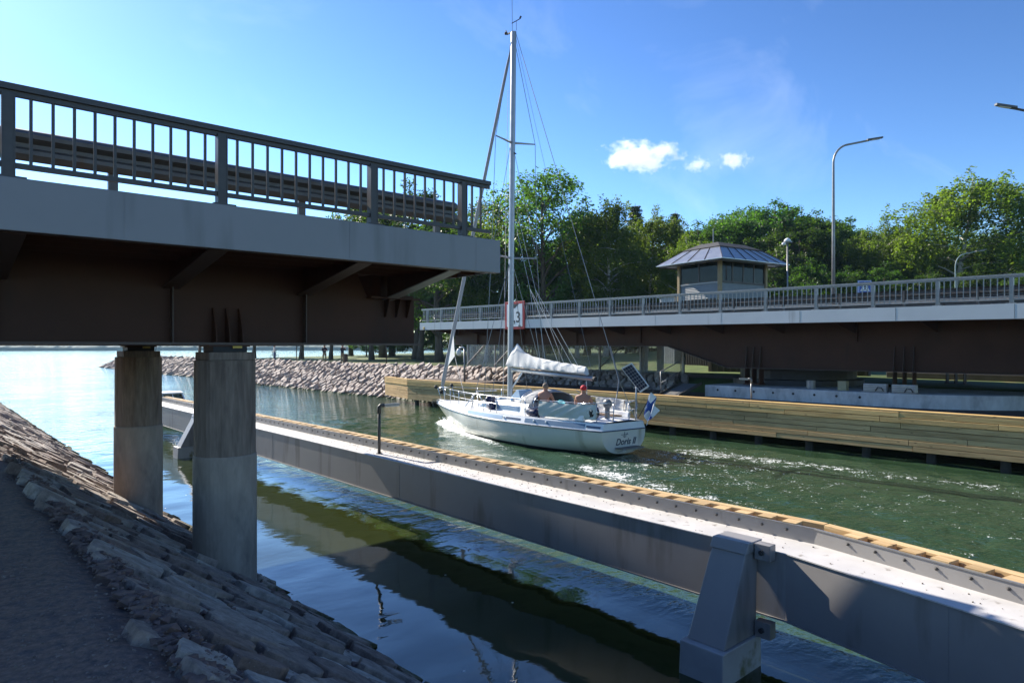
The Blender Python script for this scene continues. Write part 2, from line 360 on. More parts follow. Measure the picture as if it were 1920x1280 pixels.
def axis(lo, hi, step, far_lo, far_hi, g=1.25):
    a = list(np.arange(lo, hi+1e-6, step)); d = step
    while a[-1] < far_hi: d *= g; a.append(a[-1]+d)
    d = step
    while a[0] > far_lo: d *= g; a.insert(0, a[0]-d)
    return np.array(a)
def sstep(a, b, x): t = np.clip((x-a)/(b-a), 0, 1); return t*t*(3-2*t)
def build_water():
    xs = axis(2.5, 22.6, 0.11, -2500, 2500); ys = axis(3.0, 29.0, 0.11, -1500, 2500)
    X, Y = np.meshgrid(xs, ys, indexing='ij')
    c, s = math.cos(BH), math.sin(BH)
    dx = X-BX; dy = Y-BY
    bx = c*dx + s*dy; by = -s*dx + c*dy                # boat frame
    chan = sstep(7.2, 8.8, X)
    h = np.zeros_like(X); inner = (X > 2.5) & (X < 22.6) & (Y > 3) & (Y < 29)
    for k in range(26):
        wlen = 0.5*1.75**nrng.uniform(0, 3.2); ang = nrng.uniform(0, 2*math.pi); ph = nrng.uniform(0, 6.28)
        kx, ky = 2*math.pi/wlen*math.cos(ang), 2*math.pi/wlen*math.sin(ang)
        h += (0.0016 + 0.0050*chan)*wlen**0.6*np.sin(kx*X+ky*Y+ph)*0.42
    foam = np.zeros_like(X)
    # bow wave and diverging wake on both sides, turbulent water astern
    L = 10.6
    u = L - by                                          # distance aft of the stem at the water line
    hb = np.where((u > 0) & (u < L+.6), 1.72*np.sin(np.clip(u/(L*1.25), 0, 1)*math.pi)**0.75, 0.0)
    hb = np.where(u > L*0.8, np.maximum(hb, 0.95), hb)
    edge = np.abs(bx) - hb
    crest = np.abs(bx) - (0.10 + 0.30*np.clip(u+.5, 0, 40)**0.98)
    near = (u > -0.8)
    h += near*0.10*np.exp(-(crest/0.32)**2)*np.exp(-np.clip(u, 0, 40)/9.0)
    h += near*0.22*np.exp(-(edge/0.30)**2)*np.exp(-((u-0.5)/0.9)**2)
    h -= near*0.04*np.exp(-((crest+.7)/0.4)**2)*np.exp(-np.clip(u, 0, 40)/9)
    foam += near*1.25*np.exp(-(np.clip(edge, 0, 9)/0.34)**2)*np.exp(-((u-0.6)/1.25)**2)
    foam += near*1.12*np.exp(-((crest-.05)/0.36)**2)*np.exp(-np.clip(u-0.5, 0, 40)/6.5)
    foam += near*0.55*np.exp(-((edge-.15)/0.45)**2)*sstep(0.4, 2.0, u)*np.exp(-np.clip(u, 0, 40)/9)
    ast = sstep(-0.6, 1.2, -by)
    foam += ast*0.30*np.exp(-(bx/(1.4+0.06*np.clip(-by, 0, 40)))**2)*np.exp(-np.clip(-by, 0, 60)/8.0)
    foam += ast*0.50*np.exp(-((np.abs(bx)-2.3-0.16*np.clip(-by, 0, 40))/0.8)**2)*np.exp(-np.clip(-by, 0, 60)/13.0)
    foam += 0.29*sstep(8.2, 10, X)*(1-sstep(19.5, 21.5, X))*(1-sstep(13, 20, Y))*sstep(-6, 0, Y)
    # the little motor boat's wake further out
    foam += 0.85*np.exp(-((X-8.6)/0.8)**2)*sstep(35.5, 37, Y)*np.exp(-np.clip(Y-37, 0, 99)/6.0)
    h = np.where(inner, h, 0)
    n, m = X.shape
    V = np.stack([X, Y, h], -1).reshape(-1, 3)
    idx = np.arange(n*m).reshape(n, m)
    F = np.stack([idx[:-1, :-1], idx[1:, :-1], idx[1:, 1:], idx[:-1, 1:]], -1).reshape(-1, 4)
    me = bpy.data.meshes.new('water')
    me.vertices.add(len(V)); me.vertices.foreach_set('co', V.ravel())
    me.loops.add(F.size); me.loops.foreach_set('vertex_index', F.ravel().astype(np.int32))
    me.polygons.add(len(F)); me.polygons.foreach_set('loop_start', np.arange(0, F.size, 4, dtype=np.int32))
    me.polygons.foreach_set('use_smooth', np.ones(len(F), bool))
    me.update(calc_edges=True)
    a = me.attributes.new('foam', 'FLOAT', 'POINT'); a.data.foreach_set('value', np.clip(foam, 0, 1.4).ravel().astype(np.float32))
    calm = (1-sstep(6.9, 7.7, X))*(1-sstep(18, 36, Y))
    a = me.attributes.new('rough', 'FLOAT', 'POINT'); a.data.foreach_set('value', (1-0.93*calm).ravel().astype(np.float32))
    # material
    w = bpy.data.materials.new('channel_water'); w.use_nodes = True; nn = w.node_tree.nodes; l = w.node_tree.links; b = nn['Principled BSDF']
    b.inputs['IOR'].default_value = 1.45; b.inputs['Specular IOR Level'].default_value = 0.7; b.inputs['Roughness'].default_value = 0.03
    g = nn.new('ShaderNodeNewGeometry')
    def noise(scale, det, stretch=(1, 1, 1), rot=0.0, dist=0.0):
        mpx = nn.new('ShaderNodeMapping'); mpx.inputs['Scale'].default_value = stretch; mpx.inputs['Rotation'].default_value = (0, 0, rot)
        l.new(g.outputs['Position'], mpx.inputs['Vector'])
        q = nn.new('ShaderNodeTexNoise'); q.inputs['Scale'].default_value = scale; q.inputs['Detail'].default_value = det; q.inputs['Distortion'].default_value = dist
        l.new(mpx.outputs[0], q.inputs['Vector']); return q.outputs['Fac']
    n1 = noise(1.5, 4, (1, 1.5, 1), 0.5, 0.4); n2 = noise(5.0, 4, (1, 1.4, 1), -0.4, 0.3); n3 = noise(0.22, 3)
    def math_(op, a, b_):
        q = nn.new('ShaderNodeMath'); q.operation = op
        for i, vv in enumerate((a, b_)):
            if isinstance(vv, (int, float)): q.inputs[i].default_value = vv
            else: l.new(vv, q.inputs[i])
        return q.outputs[0]
    ra = nn.new('ShaderNodeAttribute'); ra.attribute_name = 'rough'
    hgt = math_('ADD', math_('MULTIPLY', n1, 0.75), math_('MULTIPLY', n2, 0.28))
    gust = nn.new('ShaderNodeMapRange'); gust.inputs[1].default_value = 0.35; gust.inputs[2].default_value = 0.65; gust.inputs[3].default_value = 0.55; gust.inputs[4].default_value = 1.1
    l.new(n3, gust.inputs[0])
    hgt = math_('MULTIPLY', math_('MULTIPLY', hgt, gust.outputs[0]), ra.outputs['Fac'])
    slow = noise(0.9, 2, (0.7, 1.6, 1), -0.72, 0.2)
    hgt = math_('ADD', hgt, math_('MULTIPLY', slow, 0.10))
    bp = nn.new('ShaderNodeBump'); bp.inputs['Strength'].default_value = 1.0; bp.inputs['Distance'].default_value = 0.085
    l.new(hgt, bp.inputs['Height']); l.new(bp.outputs['Normal'], b.inputs['Normal'])
    mc = nn.new('ShaderNodeMix'); mc.data_type = 'RGBA'; mc.inputs[6].default_value = (0.020, 0.046, 0.018, 1); mc.inputs[7].default_value = (0.044, 0.086, 0.050, 1)
    l.new(n3, mc.inputs[0])
    mo = nn.new('ShaderNodeMix'); mo.data_type = 'RGBA'; mo.inputs[6].default_value = (0.026, 0.032, 0.008, 1); l.new(ra.outputs['Fac'], mo.inputs[0]); l.new(mc.outputs[2], mo.inputs[7])
    fa = nn.new('ShaderNodeAttribute'); fa.attribute_name = 'foam'
    f1 = noise(3.2, 8, (1, 1, 1), 0.2, 1.2); f2 = noise(15.0, 4, (1, 1.5, 1), 0.9, 0.5)
    ff = math_('ADD', math_('MULTIPLY', f1, 0.55), math_('MULTIPLY', f2, 0.62))          # ~0.58 mean
    th = math_('SUBTRACT', 0.90, math_('MULTIPLY', fa.outputs['Fac'], 0.46))
    fm = nn.new('ShaderNodeMapRange'); l.new(math_('SUBTRACT', ff, th), fm.inputs[0]); fm.inputs[1].default_value = 0.0; fm.inputs[2].default_value = 0.10
    # drifting specks of foam everywhere
    vo = nn.new('ShaderNodeTexVoronoi'); vo.inputs['Scale'].default_value = 3.0; l.new(g.outputs['Position'], vo.inputs['Vector'])
    vr = nn.new('ShaderNodeMapRange'); vr.inputs[1].default_value = 0.035; vr.inputs[2].default_value = 0.055; vr.inputs[3].default_value = 1; vr.inputs[4].default_value = 0
    l.new(vo.outputs['Distance'], vr.inputs[0])
    vsel = nn.new('ShaderNodeMapRange'); vsel.inputs[1].default_value = 0.72; vsel.inputs[2].default_value = 0.74
    sc_ = nn.new('ShaderNodeSeparateColor'); l.new(vo.outputs['Color'], sc_.inputs[0]); l.new(sc_.outputs[0], vsel.inputs[0])
    fmax = math_('MAXIMUM', fm.outputs[0], math_('MULTIPLY', math_('MULTIPLY', vr.outputs[0], vsel.outputs[0]), 0.8))
    fx = nn.new('ShaderNodeMix'); fx.data_type = 'RGBA'; fx.inputs[7].default_value = (0.82, 0.84, 0.82, 1)
    l.new(fmax, fx.inputs[0]); l.new(mo.outputs[2], fx.inputs[6]); l.new(fx.outputs[2], b.inputs['Base Color'])
    rr = nn.new('ShaderNodeMapRange'); rr.inputs[3].default_value = 0.03; rr.inputs[4].default_value = 0.8; l.new(fmax, rr.inputs[0]); l.new(rr.outputs[0], b.inputs['Roughness'])
    me.materials.append(w)
    o = bpy.data.objects.new('water', me); COL.objects.link(o)
    return structure(o)
build_water()

# ------------------------------------------------------------------ banks: terrain sheets
def sheet(name, xs, ys, zf, mat, smooth=True):
    b = MB(); b.grid([[(x, y, zf(x, y)) for y in ys] for x in xs])
    o = b.build(name, mat, smooth=smooth); return o
N2 = lambda x, y, s=1.0: mnoise.noise(Vector((x*s, y*s, 3.7)))

def near_z(x, y):
    if x < 1.15: z = 1.68 + 0.03*N2(x, y, 0.8)
    else: z = 1.68 - (x-1.15)*0.62
    return max(z, -1.6) - (0.11 if x > 0.85 else 0) + (0.03*N2(x, y, 2.3) if x > 1.25 else 0)
nxs = sorted(set([-2500, -1200, -500, -200, -90, -50, -30, -18, -12, -9] + [round(-7+0.35*i, 3) for i in range(40)] + [7, 8]))
nys = sorted(set([-1500, -900, -300, -120, -60, -30, -18, -10] + [round(-6+0.45*i, 3) for i in range(130)] + [54, 57, 60, 63]))
def near_full(x, y):
    z = near_z(x, y)
    if y > 52: z = min(z, 1.7-(y-52)*0.28)
    if x < -12: z += min(3.0, (-12-x)*0.05)
    return z
near_bank = structure(sheet('near_bank', nxs, nys, near_full, rubble_mat))
def path_edge(y): return 1.36 + 0.16*N2(1.3, y, 0.9) + 0.10*N2(5.3, y, 2.9)
b = MB(); P = []
for i in range(150):
    y = -12 + 0.4*i; e = path_edge(y)
    P.append([(x, y, 1.68 + 0.03*N2(min(x, 1.1), y, 0.8) - max(0, x-1.15)*0.5 + 0.012 - (0.0 if k < 13 else 0.05)) for k, x in enumerate([-5.0+(e+5.0)*q/13 for q in range(14)])])
b.grid(P)
gpath = structure(b.build('gravel_path', gravel_mat, smooth=True, fix=True))
if gpath.data.polygons[0].normal.z < 0: gpath.data.flip_normals()

# loose pebbles on the path and rubble in the joints of the stone pitching
def pebbles(name, n, pos, size, mat, label=None):
    V = []; F = []
    base = [(1, 0, -.35), (-.5, .87, -.3), (-.5, -.87, -.3), (.55, .5, .45), (-.75, .1, .5), (.3, -.7, .5)]
    fs = [(0, 1, 3), (1, 4, 3), (1, 2, 4), (2, 5, 4), (2, 0, 5), (0, 3, 5), (3, 4, 5)]
    for i in range(n):
        p = pos(); r = size(); a = rnd.uniform(0, 6.28); q = len(V)
        ca, sa = math.cos(a), math.sin(a); e1, e2, e3 = rnd.uniform(.7, 1.3), rnd.uniform(.5, 1), rnd.uniform(.5, .9)
        for (x, y, z) in base:
            x *= e1; y *= e2; V.append((p[0]+r*(ca*x-sa*y), p[1]+r*(sa*x+ca*y), p[2]+r*e3*z))
        F += [tuple(k+q for k in f) for f in fs]
    me = bpy.data.meshes.new(name); me.from_pydata(V, [], F); me.materials.append(mat); me.update()
    o = bpy.data.objects.new(name, me); COL.objects.link(o); o['kind'] = 'stuff'
    if label: o['label'] = label
    return o
def pathpos():
    y = 1.5 + 16*rnd.random()**1.8; x = rnd.uniform(-4.5, 1.36)
    return (x, y, 1.68 + 0.03*N2(min(x, 1.1), y, 0.8) - max(0, x-1.15)*0.5+0.014)
peb_mat = M('pebble', (0.19, 0.145, 0.125), 0.9, 0.5, 30, space='World')
pebbles('gravel', 22000, pathpos, lambda: 0.006+0.013*rnd.random()**2.5, peb_mat, 'loose dark gravel scattered over the footpath')
def rubpos():
    y = 2 + 24*rnd.random()**1.6; x = rnd.uniform(1.05, 3.9) if rnd.random() < .7 else rnd.uniform(1.05, 1.6); return (x, y, near_z(x, y)+(0.055 if x > 1.3 else .11))
rubble = pebbles('rubble', 9000, rubpos, lambda: 0.02+0.06*rnd.random()**2, M('rubble_stone', (0.15, 0.098, 0.082), 0.9, 0.5, 14, space='World'), 'broken reddish rubble filling the joints between the slabs')

# ---- stones from an anisotropic Voronoi pattern
def cells(pts, R):
    P = np.array(pts); out = []
    for i in range(len(P)):
        d = np.sum((P-P[i])**2, 1); o = np.argsort(d)[1:22]
        poly = [(P[i][0]-R, P[i][1]-R), (P[i][0]+R, P[i][1]-R), (P[i][0]+R, P[i][1]+R), (P[i][0]-R, P[i][1]+R)]
        for j in o:
            mx_, my_ = (P[i]+P[j])/2; nx, ny = P[j]-P[i]
            new = []; k = len(poly)
            for a in range(k):
                p, q = poly[a], poly[(a+1) % k]
                dp = (p[0]-mx_)*nx+(p[1]-my_)*ny; dq = (q[0]-mx_)*nx+(q[1]-my_)*ny
                if dp <= 0: new.append(p)
                if dp*dq < 0:
                    t = dp/(dp-dq); new.append((p[0]+t*(q[0]-p[0]), p[1]+t*(q[1]-p[1])))
            poly = new
            if len(poly) < 3: break
        out.append(poly)
    return out
def stone_geo(poly, c, ns, rings, shrink, thick, tilt, rough, seed):
    """slab from a 2D polygon (around c): returns local verts (u, v, h) and faces"""
    # resample outline evenly
    pts = [Vector((p[0]-c[0], p[1]-c[1])) for p in poly]
    per = []; k = len(pts)
    L = [(pts[(i+1) % k]-pts[i]).length for i in range(k)]; T = sum(L)
    for j in range(ns):
        d = T*j/ns; i = 0
        while d > L[i] and i < k-1: d -= L[i]; i += 1
        per.append(pts[i].lerp(pts[(i+1) % k], d/max(L[i], 1e-6)))
    rd = max(p.length for p in per)
    per = [p*(1-shrink/max(p.length, 0.05))*(1+0.05*mnoise.noise(Vector((p.x*3/rd, p.y*3/rd, seed)))+0.05*mnoise.noise(Vector((p.x*9/rd, p.y*9/rd, seed)))) for p in per]
    per = [p if p.length > 0.01 else p.normalized()*0.01 for p in per]
    V = []; F = []
    prof = rings           # (scale, height)
    for (sc, hh) in prof:
        for p in per:
            q = p*sc
            h = hh*thick
            if hh > 0: h += tilt[0]*q.x + tilt[1]*q.y + rough*mnoise.fractal(Vector((q.x*3.1, q.y*3.1, seed)), 1, 2, 4)
            V.append((q.x, q.y, h))
    V.append((0, 0, prof[-1][1]*thick + rough*mnoise.noise(Vector((0, 0, seed)))))
    n = ns
    for i in range(len(prof)-1):
        for j in range(n): F.append((i*n+j, i*n+(j+1) % n, (i+1)*n+(j+1) % n, (i+1)*n+j))
    last = (len(prof)-1)*n
    for j in range(n): F.append((last+j, last+(j+1) % n, len(V)-1))
    return V, F

# near pitching
al = math.atan(0.62); E1 = Vector((math.cos(al), 0, -math.sin(al))); E2 = Vector((0, 1, 0)); EN = Vector((math.sin(al), 0, math.cos(al)))
ORG = Vector((1.15, 0, 1.555))
pts = []; aniso = 1.45; ph = math.radians(-30)
ca, sa = math.cos(ph), math.sin(ph)
tries = 0
# scale space: along the elongation direction divide by aniso
def toS(u, v): a = ca*u+sa*v; b_ = -sa*u+ca*v; return (a/aniso, b_)
def frS(a, b_): a *= aniso; return (ca*a-sa*b_, sa*a+ca*b_)
while tries < 40000 and len(pts) < 1150:
    tries += 1
    u = rnd.uniform(-0.05, 3.6); v = rnd.uniform(1.0, 52)
    if v > 25 and rnd.random() < 0.35: continue
    p = toS(u, v); md = rnd.choice((0.17, 0.26, 0.36, 0.44))
    if all((p[0]-q[0])**2+(p[1]-q[1])**2 > md*md for q in pts): pts.append(p)
ghost = [toS(rnd.uniform(-.60, -.25), 1.0+0.35*k) for k in range(150)] + [toS(rnd.uniform(3.9, 4.2), 1.0+0.4*k) for k in range(130)]
CC = cells(pts+ghost, 1.0)
order = sorted(range(len(pts)), key=lambda i: frS(*pts[i])[1])
rest = MB(); resttint = []
cnt = 0
for i in order:
    poly = [frS(*p) for p in CC[i]]
    if len(poly) < 3: continue
    cu = sum(p[0] for p in poly)/len(poly); cv = sum(p[1] for p in poly)/len(poly)
    if cu < -0.22 or cu > 4.3 or cv < 0.5 or cv > 53: continue
    nearest = cnt < 300
    ns = 22 if nearest else 10
    V, F = stone_geo(poly, (cu, cv), ns, [(0.95, -1.0), (1.0, 0.55), (0.992, 0.93), (0.955, 1.0), (0.62, 1.0), (0.3, 1.0)] if nearest else [(1.0, -1.0), (0.99, 0.6), (0.9, 0.95)],
                     rnd.uniform(0.022, 0.05), rnd.uniform(0.11, 0.15), (rnd.uniform(-.07, .05), rnd.uniform(-.08, .08)), 0.012, i*1.37)
    c0 = ORG + E1*cu + E2*cv + EN*rnd.uniform(-0.04, 0.025)
    W3 = [c0 + E1*p[0] + E2*p[1] + EN*p[2] for p in V]
    if nearest:
        b = MB(); b.add([w-c0 for w in W3], F)
        me = b.mesh('stone', near_stone, smooth=False)
        inst('stone', me, near_bank, c0)
    else:
        rest.add(W3, F); resttint += [rnd.random()]*len(W3)
    cnt += 1
ro = rest.build('stone_pitching', near_stone, near_bank); ro['kind'] = 'stuff'
a = ro.data.attributes.new('tint', 'FLOAT', 'POINT'); a.data.foreach_set('value', resttint)

# ------------------------------------------------------------------ far land (park side) with its stone pitching
def far_s0(y): return 24.0 + (max(0, y-128)/30)**2*7 + 0.35*N2(2.0, y, 0.12)
def far_right(y): return 2600 if y < 86 else (2600-(y-86)*427 if y < 92 else 39.0)
def far_z(x, y):
    d = x - far_s0(y)
    z = -0.15 + d*0.47
    top = 1.93
    if y > 120: top = 1.93 - (y-120)*0.016
    z = min(z, top + max(0, d-5)*0.02)
    if d > 5 and y < 60: z = max(z, min(top + max(0, (x-33))*0.11*max(0, min(1, (48-y)/18))*max(0, min(1, (y-14)/9)), 3.3))
    z += 0.07*N2(x, y, 0.23) if d > 6 else 0
    r = far_right(y)
    if x > r-8: z = min(z, 1.9-(x-(r-8))*0.3)
    if y > 150: z = min(z, 1.4-(y-150)*0.11)
    return max(z, -1.8)
fxs = sorted(set([22.1, 22.8] + [round(23.2+0.5*i, 2) for i in range(40)] + [round(43.5+1.5*i, 2) for i in range(30)] + [90, 100, 120, 150, 200, 300, 450, 700, 1200, 2500]))
fys = sorted(set([-1500, -1000, -500, -250, -150, -90, -60, -40, -30] + [-22+1.0*i for i in range(100)] + [78+2.0*i for i in range(50)]))
park = structure(sheet('park_ground', fxs, fys, far_z, grass_mat))
P = []
for i in range(110):
    y = 12+1.0*i; P.append([(far_s0(y)+x0+0.3*N2(x0, y, 0.5), y, max(far_z(far_s0(y)+x0, y), 0)+0.018) for x0 in (4.5, 5.0, 5.6, 6.2, 6.8, 7.4)])
b = MB(); b.grid(P)
pk = structure(b.build('park_path', path_mat, smooth=True))
if pk.data.polygons[0].normal.z < 0: pk.data.flip_normals()

FE1 = Vector((0.905, 0, 0.425)); FEN = Vector((-0.425, 0, 0.905))
pts = []; tries = 0
ph = math.radians(38); ca, sa = math.cos(ph), math.sin(ph); aniso = 1.9
buck = {}
while tries < 40000:
    tries += 1
    u = rnd.uniform(-0.3, 4.8); v = rnd.uniform(-6, 165)
    if v > 75 and rnd.random() < 0.3: continue
    p = toS(u, v); md = rnd.choice((0.26, 0.36, 0.48)) * (1.0 if v < 80 else 1.25)
    k = (int(p[0]//0.8), int(p[1]//0.8))
    if all((p[0]-q[0])**2+(p[1]-q[1])**2 > md*md for a_ in (-1, 0, 1) for b_ in (-1, 0, 1) for q in buck.get((k[0]+a_, k[1]+b_), ())):
        pts.append(p); buck.setdefault(k, []).append(p)
CC = cells(pts+[toS(rnd.uniform(-1.1, -.6), -6+.5*k) for k in range(345)]+[toS(rnd.uniform(5.1, 5.6), -6+.5*k) for k in range(345)], 1.6)
def seen_size(v): return 1.0/math.hypot(27, v) if v > 36 else (1.0/math.hypot(27, v)*(0.9 if v > 14 else 0.01))
order = sorted(range(len(pts)), key=lambda i: -seen_size(frS(*pts[i])[1]))
rest = MB(); resttint = []; cnt = 0
for i in order:
    poly = [frS(*p) for p in CC[i]]
    if len(poly) < 3: continue
    cu = sum(p[0] for p in poly)/len(poly); cv = sum(p[1] for p in poly)/len(poly)
    if cu < -0.5 or cu > 4.9 or (2.5 < cv < 18.6): continue
    V, F = stone_geo(poly, (cu, cv), 9, [(1.0, -1.2), (0.99, 0.5), (0.84, 0.85)], rnd.uniform(0.02, 0.06), rnd.uniform(0.10, 0.22), (rnd.uniform(-.15, .15), rnd.uniform(-.30, .10)), 0.04, i*0.77)
    c0 = Vector((far_s0(cv), cv, -0.06)) + FE1*cu + FEN*rnd.uniform(-0.05, 0.10)
    W3 = [c0 + FE1*p[0] + Vector((0, p[1], 0)) + FEN*p[2] for p in V]
    pass
    if cnt < 300:
        b = MB(); b.add([w-c0 for w in W3], F); inst('stone', b.mesh('stone', far_stone), park, c0)
    else:
        rest.add(W3, F); resttint += [rnd.random()]*len(W3)
    cnt += 1
ro = rest.build('stone_pitching', far_stone, park); ro['kind'] = 'stuff'
a = ro.data.attributes.new('tint', 'FLOAT', 'POINT'); a.data.foreach_set('value', resttint)

# ------------------------------------------------------------------ far shore across the lake
def far_shore():
    P = []; n = 860
    for i in range(n):
        az = math.radians(-75 + 205*i/n)         # from +Y, clockwise
        R0 = 930 + 90*math.sin(az*5) + 60*mnoise.noise(Vector((i*0.05, 1, 1)))
        row = []
        hill = 14 + 5*mnoise.noise(Vector((i*0.03, 7, 2))) + 3*mnoise.noise(Vector((i*0.13, 2, 2)))
        for k, (dr, hh) in enumerate(((0, -1), (2, 0.3), (8, 0.42), (30, 0.62), (70, 0.8), (110, 1.0), (180, 1.05), (260, 0.9))):
            z = hill*hh + (3.0*mnoise.noise(Vector((i*0.9, k*3.3, 5))) if k > 1 else 0)
            row.append((math.sin(az)*(R0+dr), math.cos(az)*(R0+dr), max(z, -1)))
        P.append(row)
    b = MB(); b.grid(P)
    m = M('far_forest', (0.030, 0.050, 0.022), 0.95, 0.5, 0.05, space='World')
    o = b.build('far_shore_forest', m, fix=True); o['kind'] = 'stuff'; o['label'] = 'low wooded shore on the far side of the lake'
    return o
far_shore()

# ------------------------------------------------------------------ railings shared by both bridges
def shared_box(name, w, d, h, mat, bev=0.0):
    b = MB(); b.box(-w/2, w/2, -d/2, d/2, 0, h); return b.mesh(name, mat)
def railing(parent, along, org, posts, zf, mat, nbal, inner, end_plain=(None, None), skip_bal=()):
    """along: 'x' or 'y'; org: fixed coordinate; posts: sorted coordinates; zf(c): height of the kerb top; inner: sign of the road side"""
    def pt(c, off, z): return (c, org+off, z) if along == 'x' else (org+off, c, z)
    lo = end_plain[0] if end_plain[0] is not None else posts[0]; hi = end_plain[1] if end_plain[1] is not None else posts[-1]
    b = MB(); n = 10
    for i in range(n):
        a = lo+(hi-lo)*i/n; c = lo+(hi-lo)*(i+1)/n
        b.bar(pt(a, 0, zf(a)+0.815), pt(c, 0, zf(c)+0.815), 0.10, 0.055)
        b.bar(pt(a, 0, zf(a)+0.765), pt(c, 0, zf(c)+0.765), 0.045, 0.05)
    r = b.build('railing', mat, parent)
    for i in range(len(posts)-1):
        b = MB(); b.bar(pt(posts[i]+0.05, 0, zf(posts[i])+0.125), pt(posts[i+1]-0.05, 0, zf(posts[i+1])+0.125), 0.05, 0.045)
        b.build('bottom_rail', mat, r)
    for e, q in ((lo, posts[0]), (posts[-1], hi)):
        if abs(q-e) > 0.2:
            b = MB(); a_, c_ = sorted((e, q)); b.bar(pt(a_, 0, zf(a_)+0.125), pt(c_, 0, zf(c_)+0.125), 0.05, 0.045); b.build('bottom_rail', mat, r)
    # H-section post with a base plate
    b = MB(); fl = 0.05
    if along == 'x': b.box(-0.05, -0.038, -fl, fl, 0, 0.76).box(0.038, 0.05, -fl, fl, 0, 0.76).box(-0.038, 0.038, -0.045, -0.037, 0, 0.76).box(-.10, .13, -.08, .09, -.012, 0.018)
    else: b.box(-fl, fl, -0.05, -0.038, 0, 0.76).box(-fl, fl, 0.038, 0.05, 0, 0.76).box(-0.045, -0.037, -0.038, 0.038, 0, 0.76).box(-.08, .09, -.10, .13, -.012, 0.018)
    pm = b.mesh('post', mat)
    for c in posts: inst('post', pm, r, pt(c, 0, zf(c)))
    bm_ = shared_box('baluster', 0.026 if along == 'x' else 0.022, 0.022 if along == 'x' else 0.026, 0.62, mat)
    spans = [(posts[i], posts[i+1]) for i in range(len(posts)-1)]
    for a, c in spans:
        k = max(2, round((c-a)/0.166))
        for j in range(1, k):
            q = a+(c-a)*j/k; inst('baluster', bm_, r, pt(q, 0, zf(q)+0.14))
    for e, q in ((lo, posts[0]), (posts[-1], hi)):
        if abs(q-e) > 0.2:
            k = round(abs(q-e)/0.155); sgn = 1 if e > q else -1
            for j in range(1, k+1):
                cc = q+sgn*(abs(q-e)-0.012)*j/k; inst('baluster', bm_, r, pt(cc, 0, zf(cc)+0.14))
    return r
def guard_rail(parent, along, org, lo, hi, zf, mat, face):
    """W-profile crash barrier on short posts; face: sign of the side the profile bulges to"""
    def pt(c, off, z): return (c, org+off, z) if along == 'x' else (org+off, c, z)
    prof = [(0.0, -0.155), (0.028, -0.14), (0.07, -0.10), (0.07, -0.06), (0.0, -0.02), (0.0, 0.02), (0.07, 0.06), (0.07, 0.10), (0.028, 0.14), (0.0, 0.155)]
    b = MB(); P = []
    for q in (0, 1):
        c = (lo, hi)[q]; P.append([pt(c, face*o, zf(c)+0.44+h) for o, h in prof])
    b.grid(P)
    P2 = [[(p[0]-(0.005*face if along == 'y' else 0), p[1]-(0.005*face if along == 'x' else 0), p[2]) for p in row] for row in P]
    b.grid(P2)
    g = b.build('guard_rail', mat, parent)
    pm = shared_box('guard_post', 0.09, 0.06, 0.55, mat)
    n = int((hi-lo)/2.0)
    for i in range(n+1):
        c = lo+0.3+(hi-lo-0.6)*i/n; inst('guard_post', pm, g, pt(c, -face*0.06, zf(c)+0.03))
    return g

# ------------------------------------------------------------------ fixed bridge on the near side
TB, TF, SE = 7.3, 17.2, 6.35             # near edge, far edge, channel end
ZK = lambda x: 4.95 + 0.0085*(x-SE)       # kerb top
fixed = thing('bridge', 'fixed steel bridge span on concrete piers, ending in mid air at left', 'bridge', (3.1, 11.5, 0.0))
XL = -16.0
SEF = lambda y: 6.30 + 0.032*(y-TB)
def strip(z0, z1, y0, y1, x0=XL, x1=SE):
    b = MB(); xa = SEF(y0)+x1-SE; xb = SEF(y1)+x1-SE
    return b.hexa([(x0, y0, ZK(x0)+z0), (xa, y0, ZK(xa)+z0), (xb, y1, ZK(xb)+z0), (x0, y1, ZK(x0)+z0), (x0, y0, ZK(x0)+z1), (xa, y0, ZK(xa)+z1), (xb, y1, ZK(xb)+z1), (x0, y1, ZK(x0)+z1)])
b = strip(-0.34, -0.16, TB+0.25, TF-0.25, x1=SE-0.02); b.build('deck', [asphalt], fixed)
b = strip(-0.47, 0.0, TB, TB+0.022)
fas = b.build('edge_plate', fascia_paint, fixed, bevel=0.006)
b = MB(); b.v = []; 
strip(-0.02, 0.0, TB+0.022, TB+0.25).build('edge_plate_top', fascia_paint, fixed)
strip(-0.47, -0.455, TB+0.022, TB+0.14).build('edge_plate_lip', brown_edge, fixed)
strip(-0.36, -0.345, TB+0.14, TF-0.14, x1=SE-0.04).build('deck_plate', brown_steel, fixed)
strip(-0.47, 0.0, TF-0.022, TF).build('edge_plate', fascia_paint, fixed)
strip(-0.02, 0.0, TF-0.25, TF-0.022).build('edge_plate_top', fascia_paint, fixed)
ya, yb = TB+.022, TF-.022; MB().hexa([(SEF(ya)-.02, ya, ZK(SE)-.45), (SEF(ya), ya, ZK(SE)-.45), (SEF(yb), yb, ZK(SE)-.45), (SEF(yb)-.02, yb, ZK(SE)-.45), (SEF(ya)-.02, ya, ZK(SE)-.03), (SEF(ya), ya, ZK(SE)-.03), (SEF(yb), yb, ZK(SE)-.03), (SEF(yb)-.02, yb, ZK(SE)-.03)]).build('end_plate', fascia_paint, fixed)
for q in (1.5, 3.9, 5.85):                  # butt joints of the edge plate
    MB().box(q, q+0.006, TB-0.003, TB, ZK(q)-0.45, ZK(q)-0.01).build('weld_seam', fascia_paint, fixed)
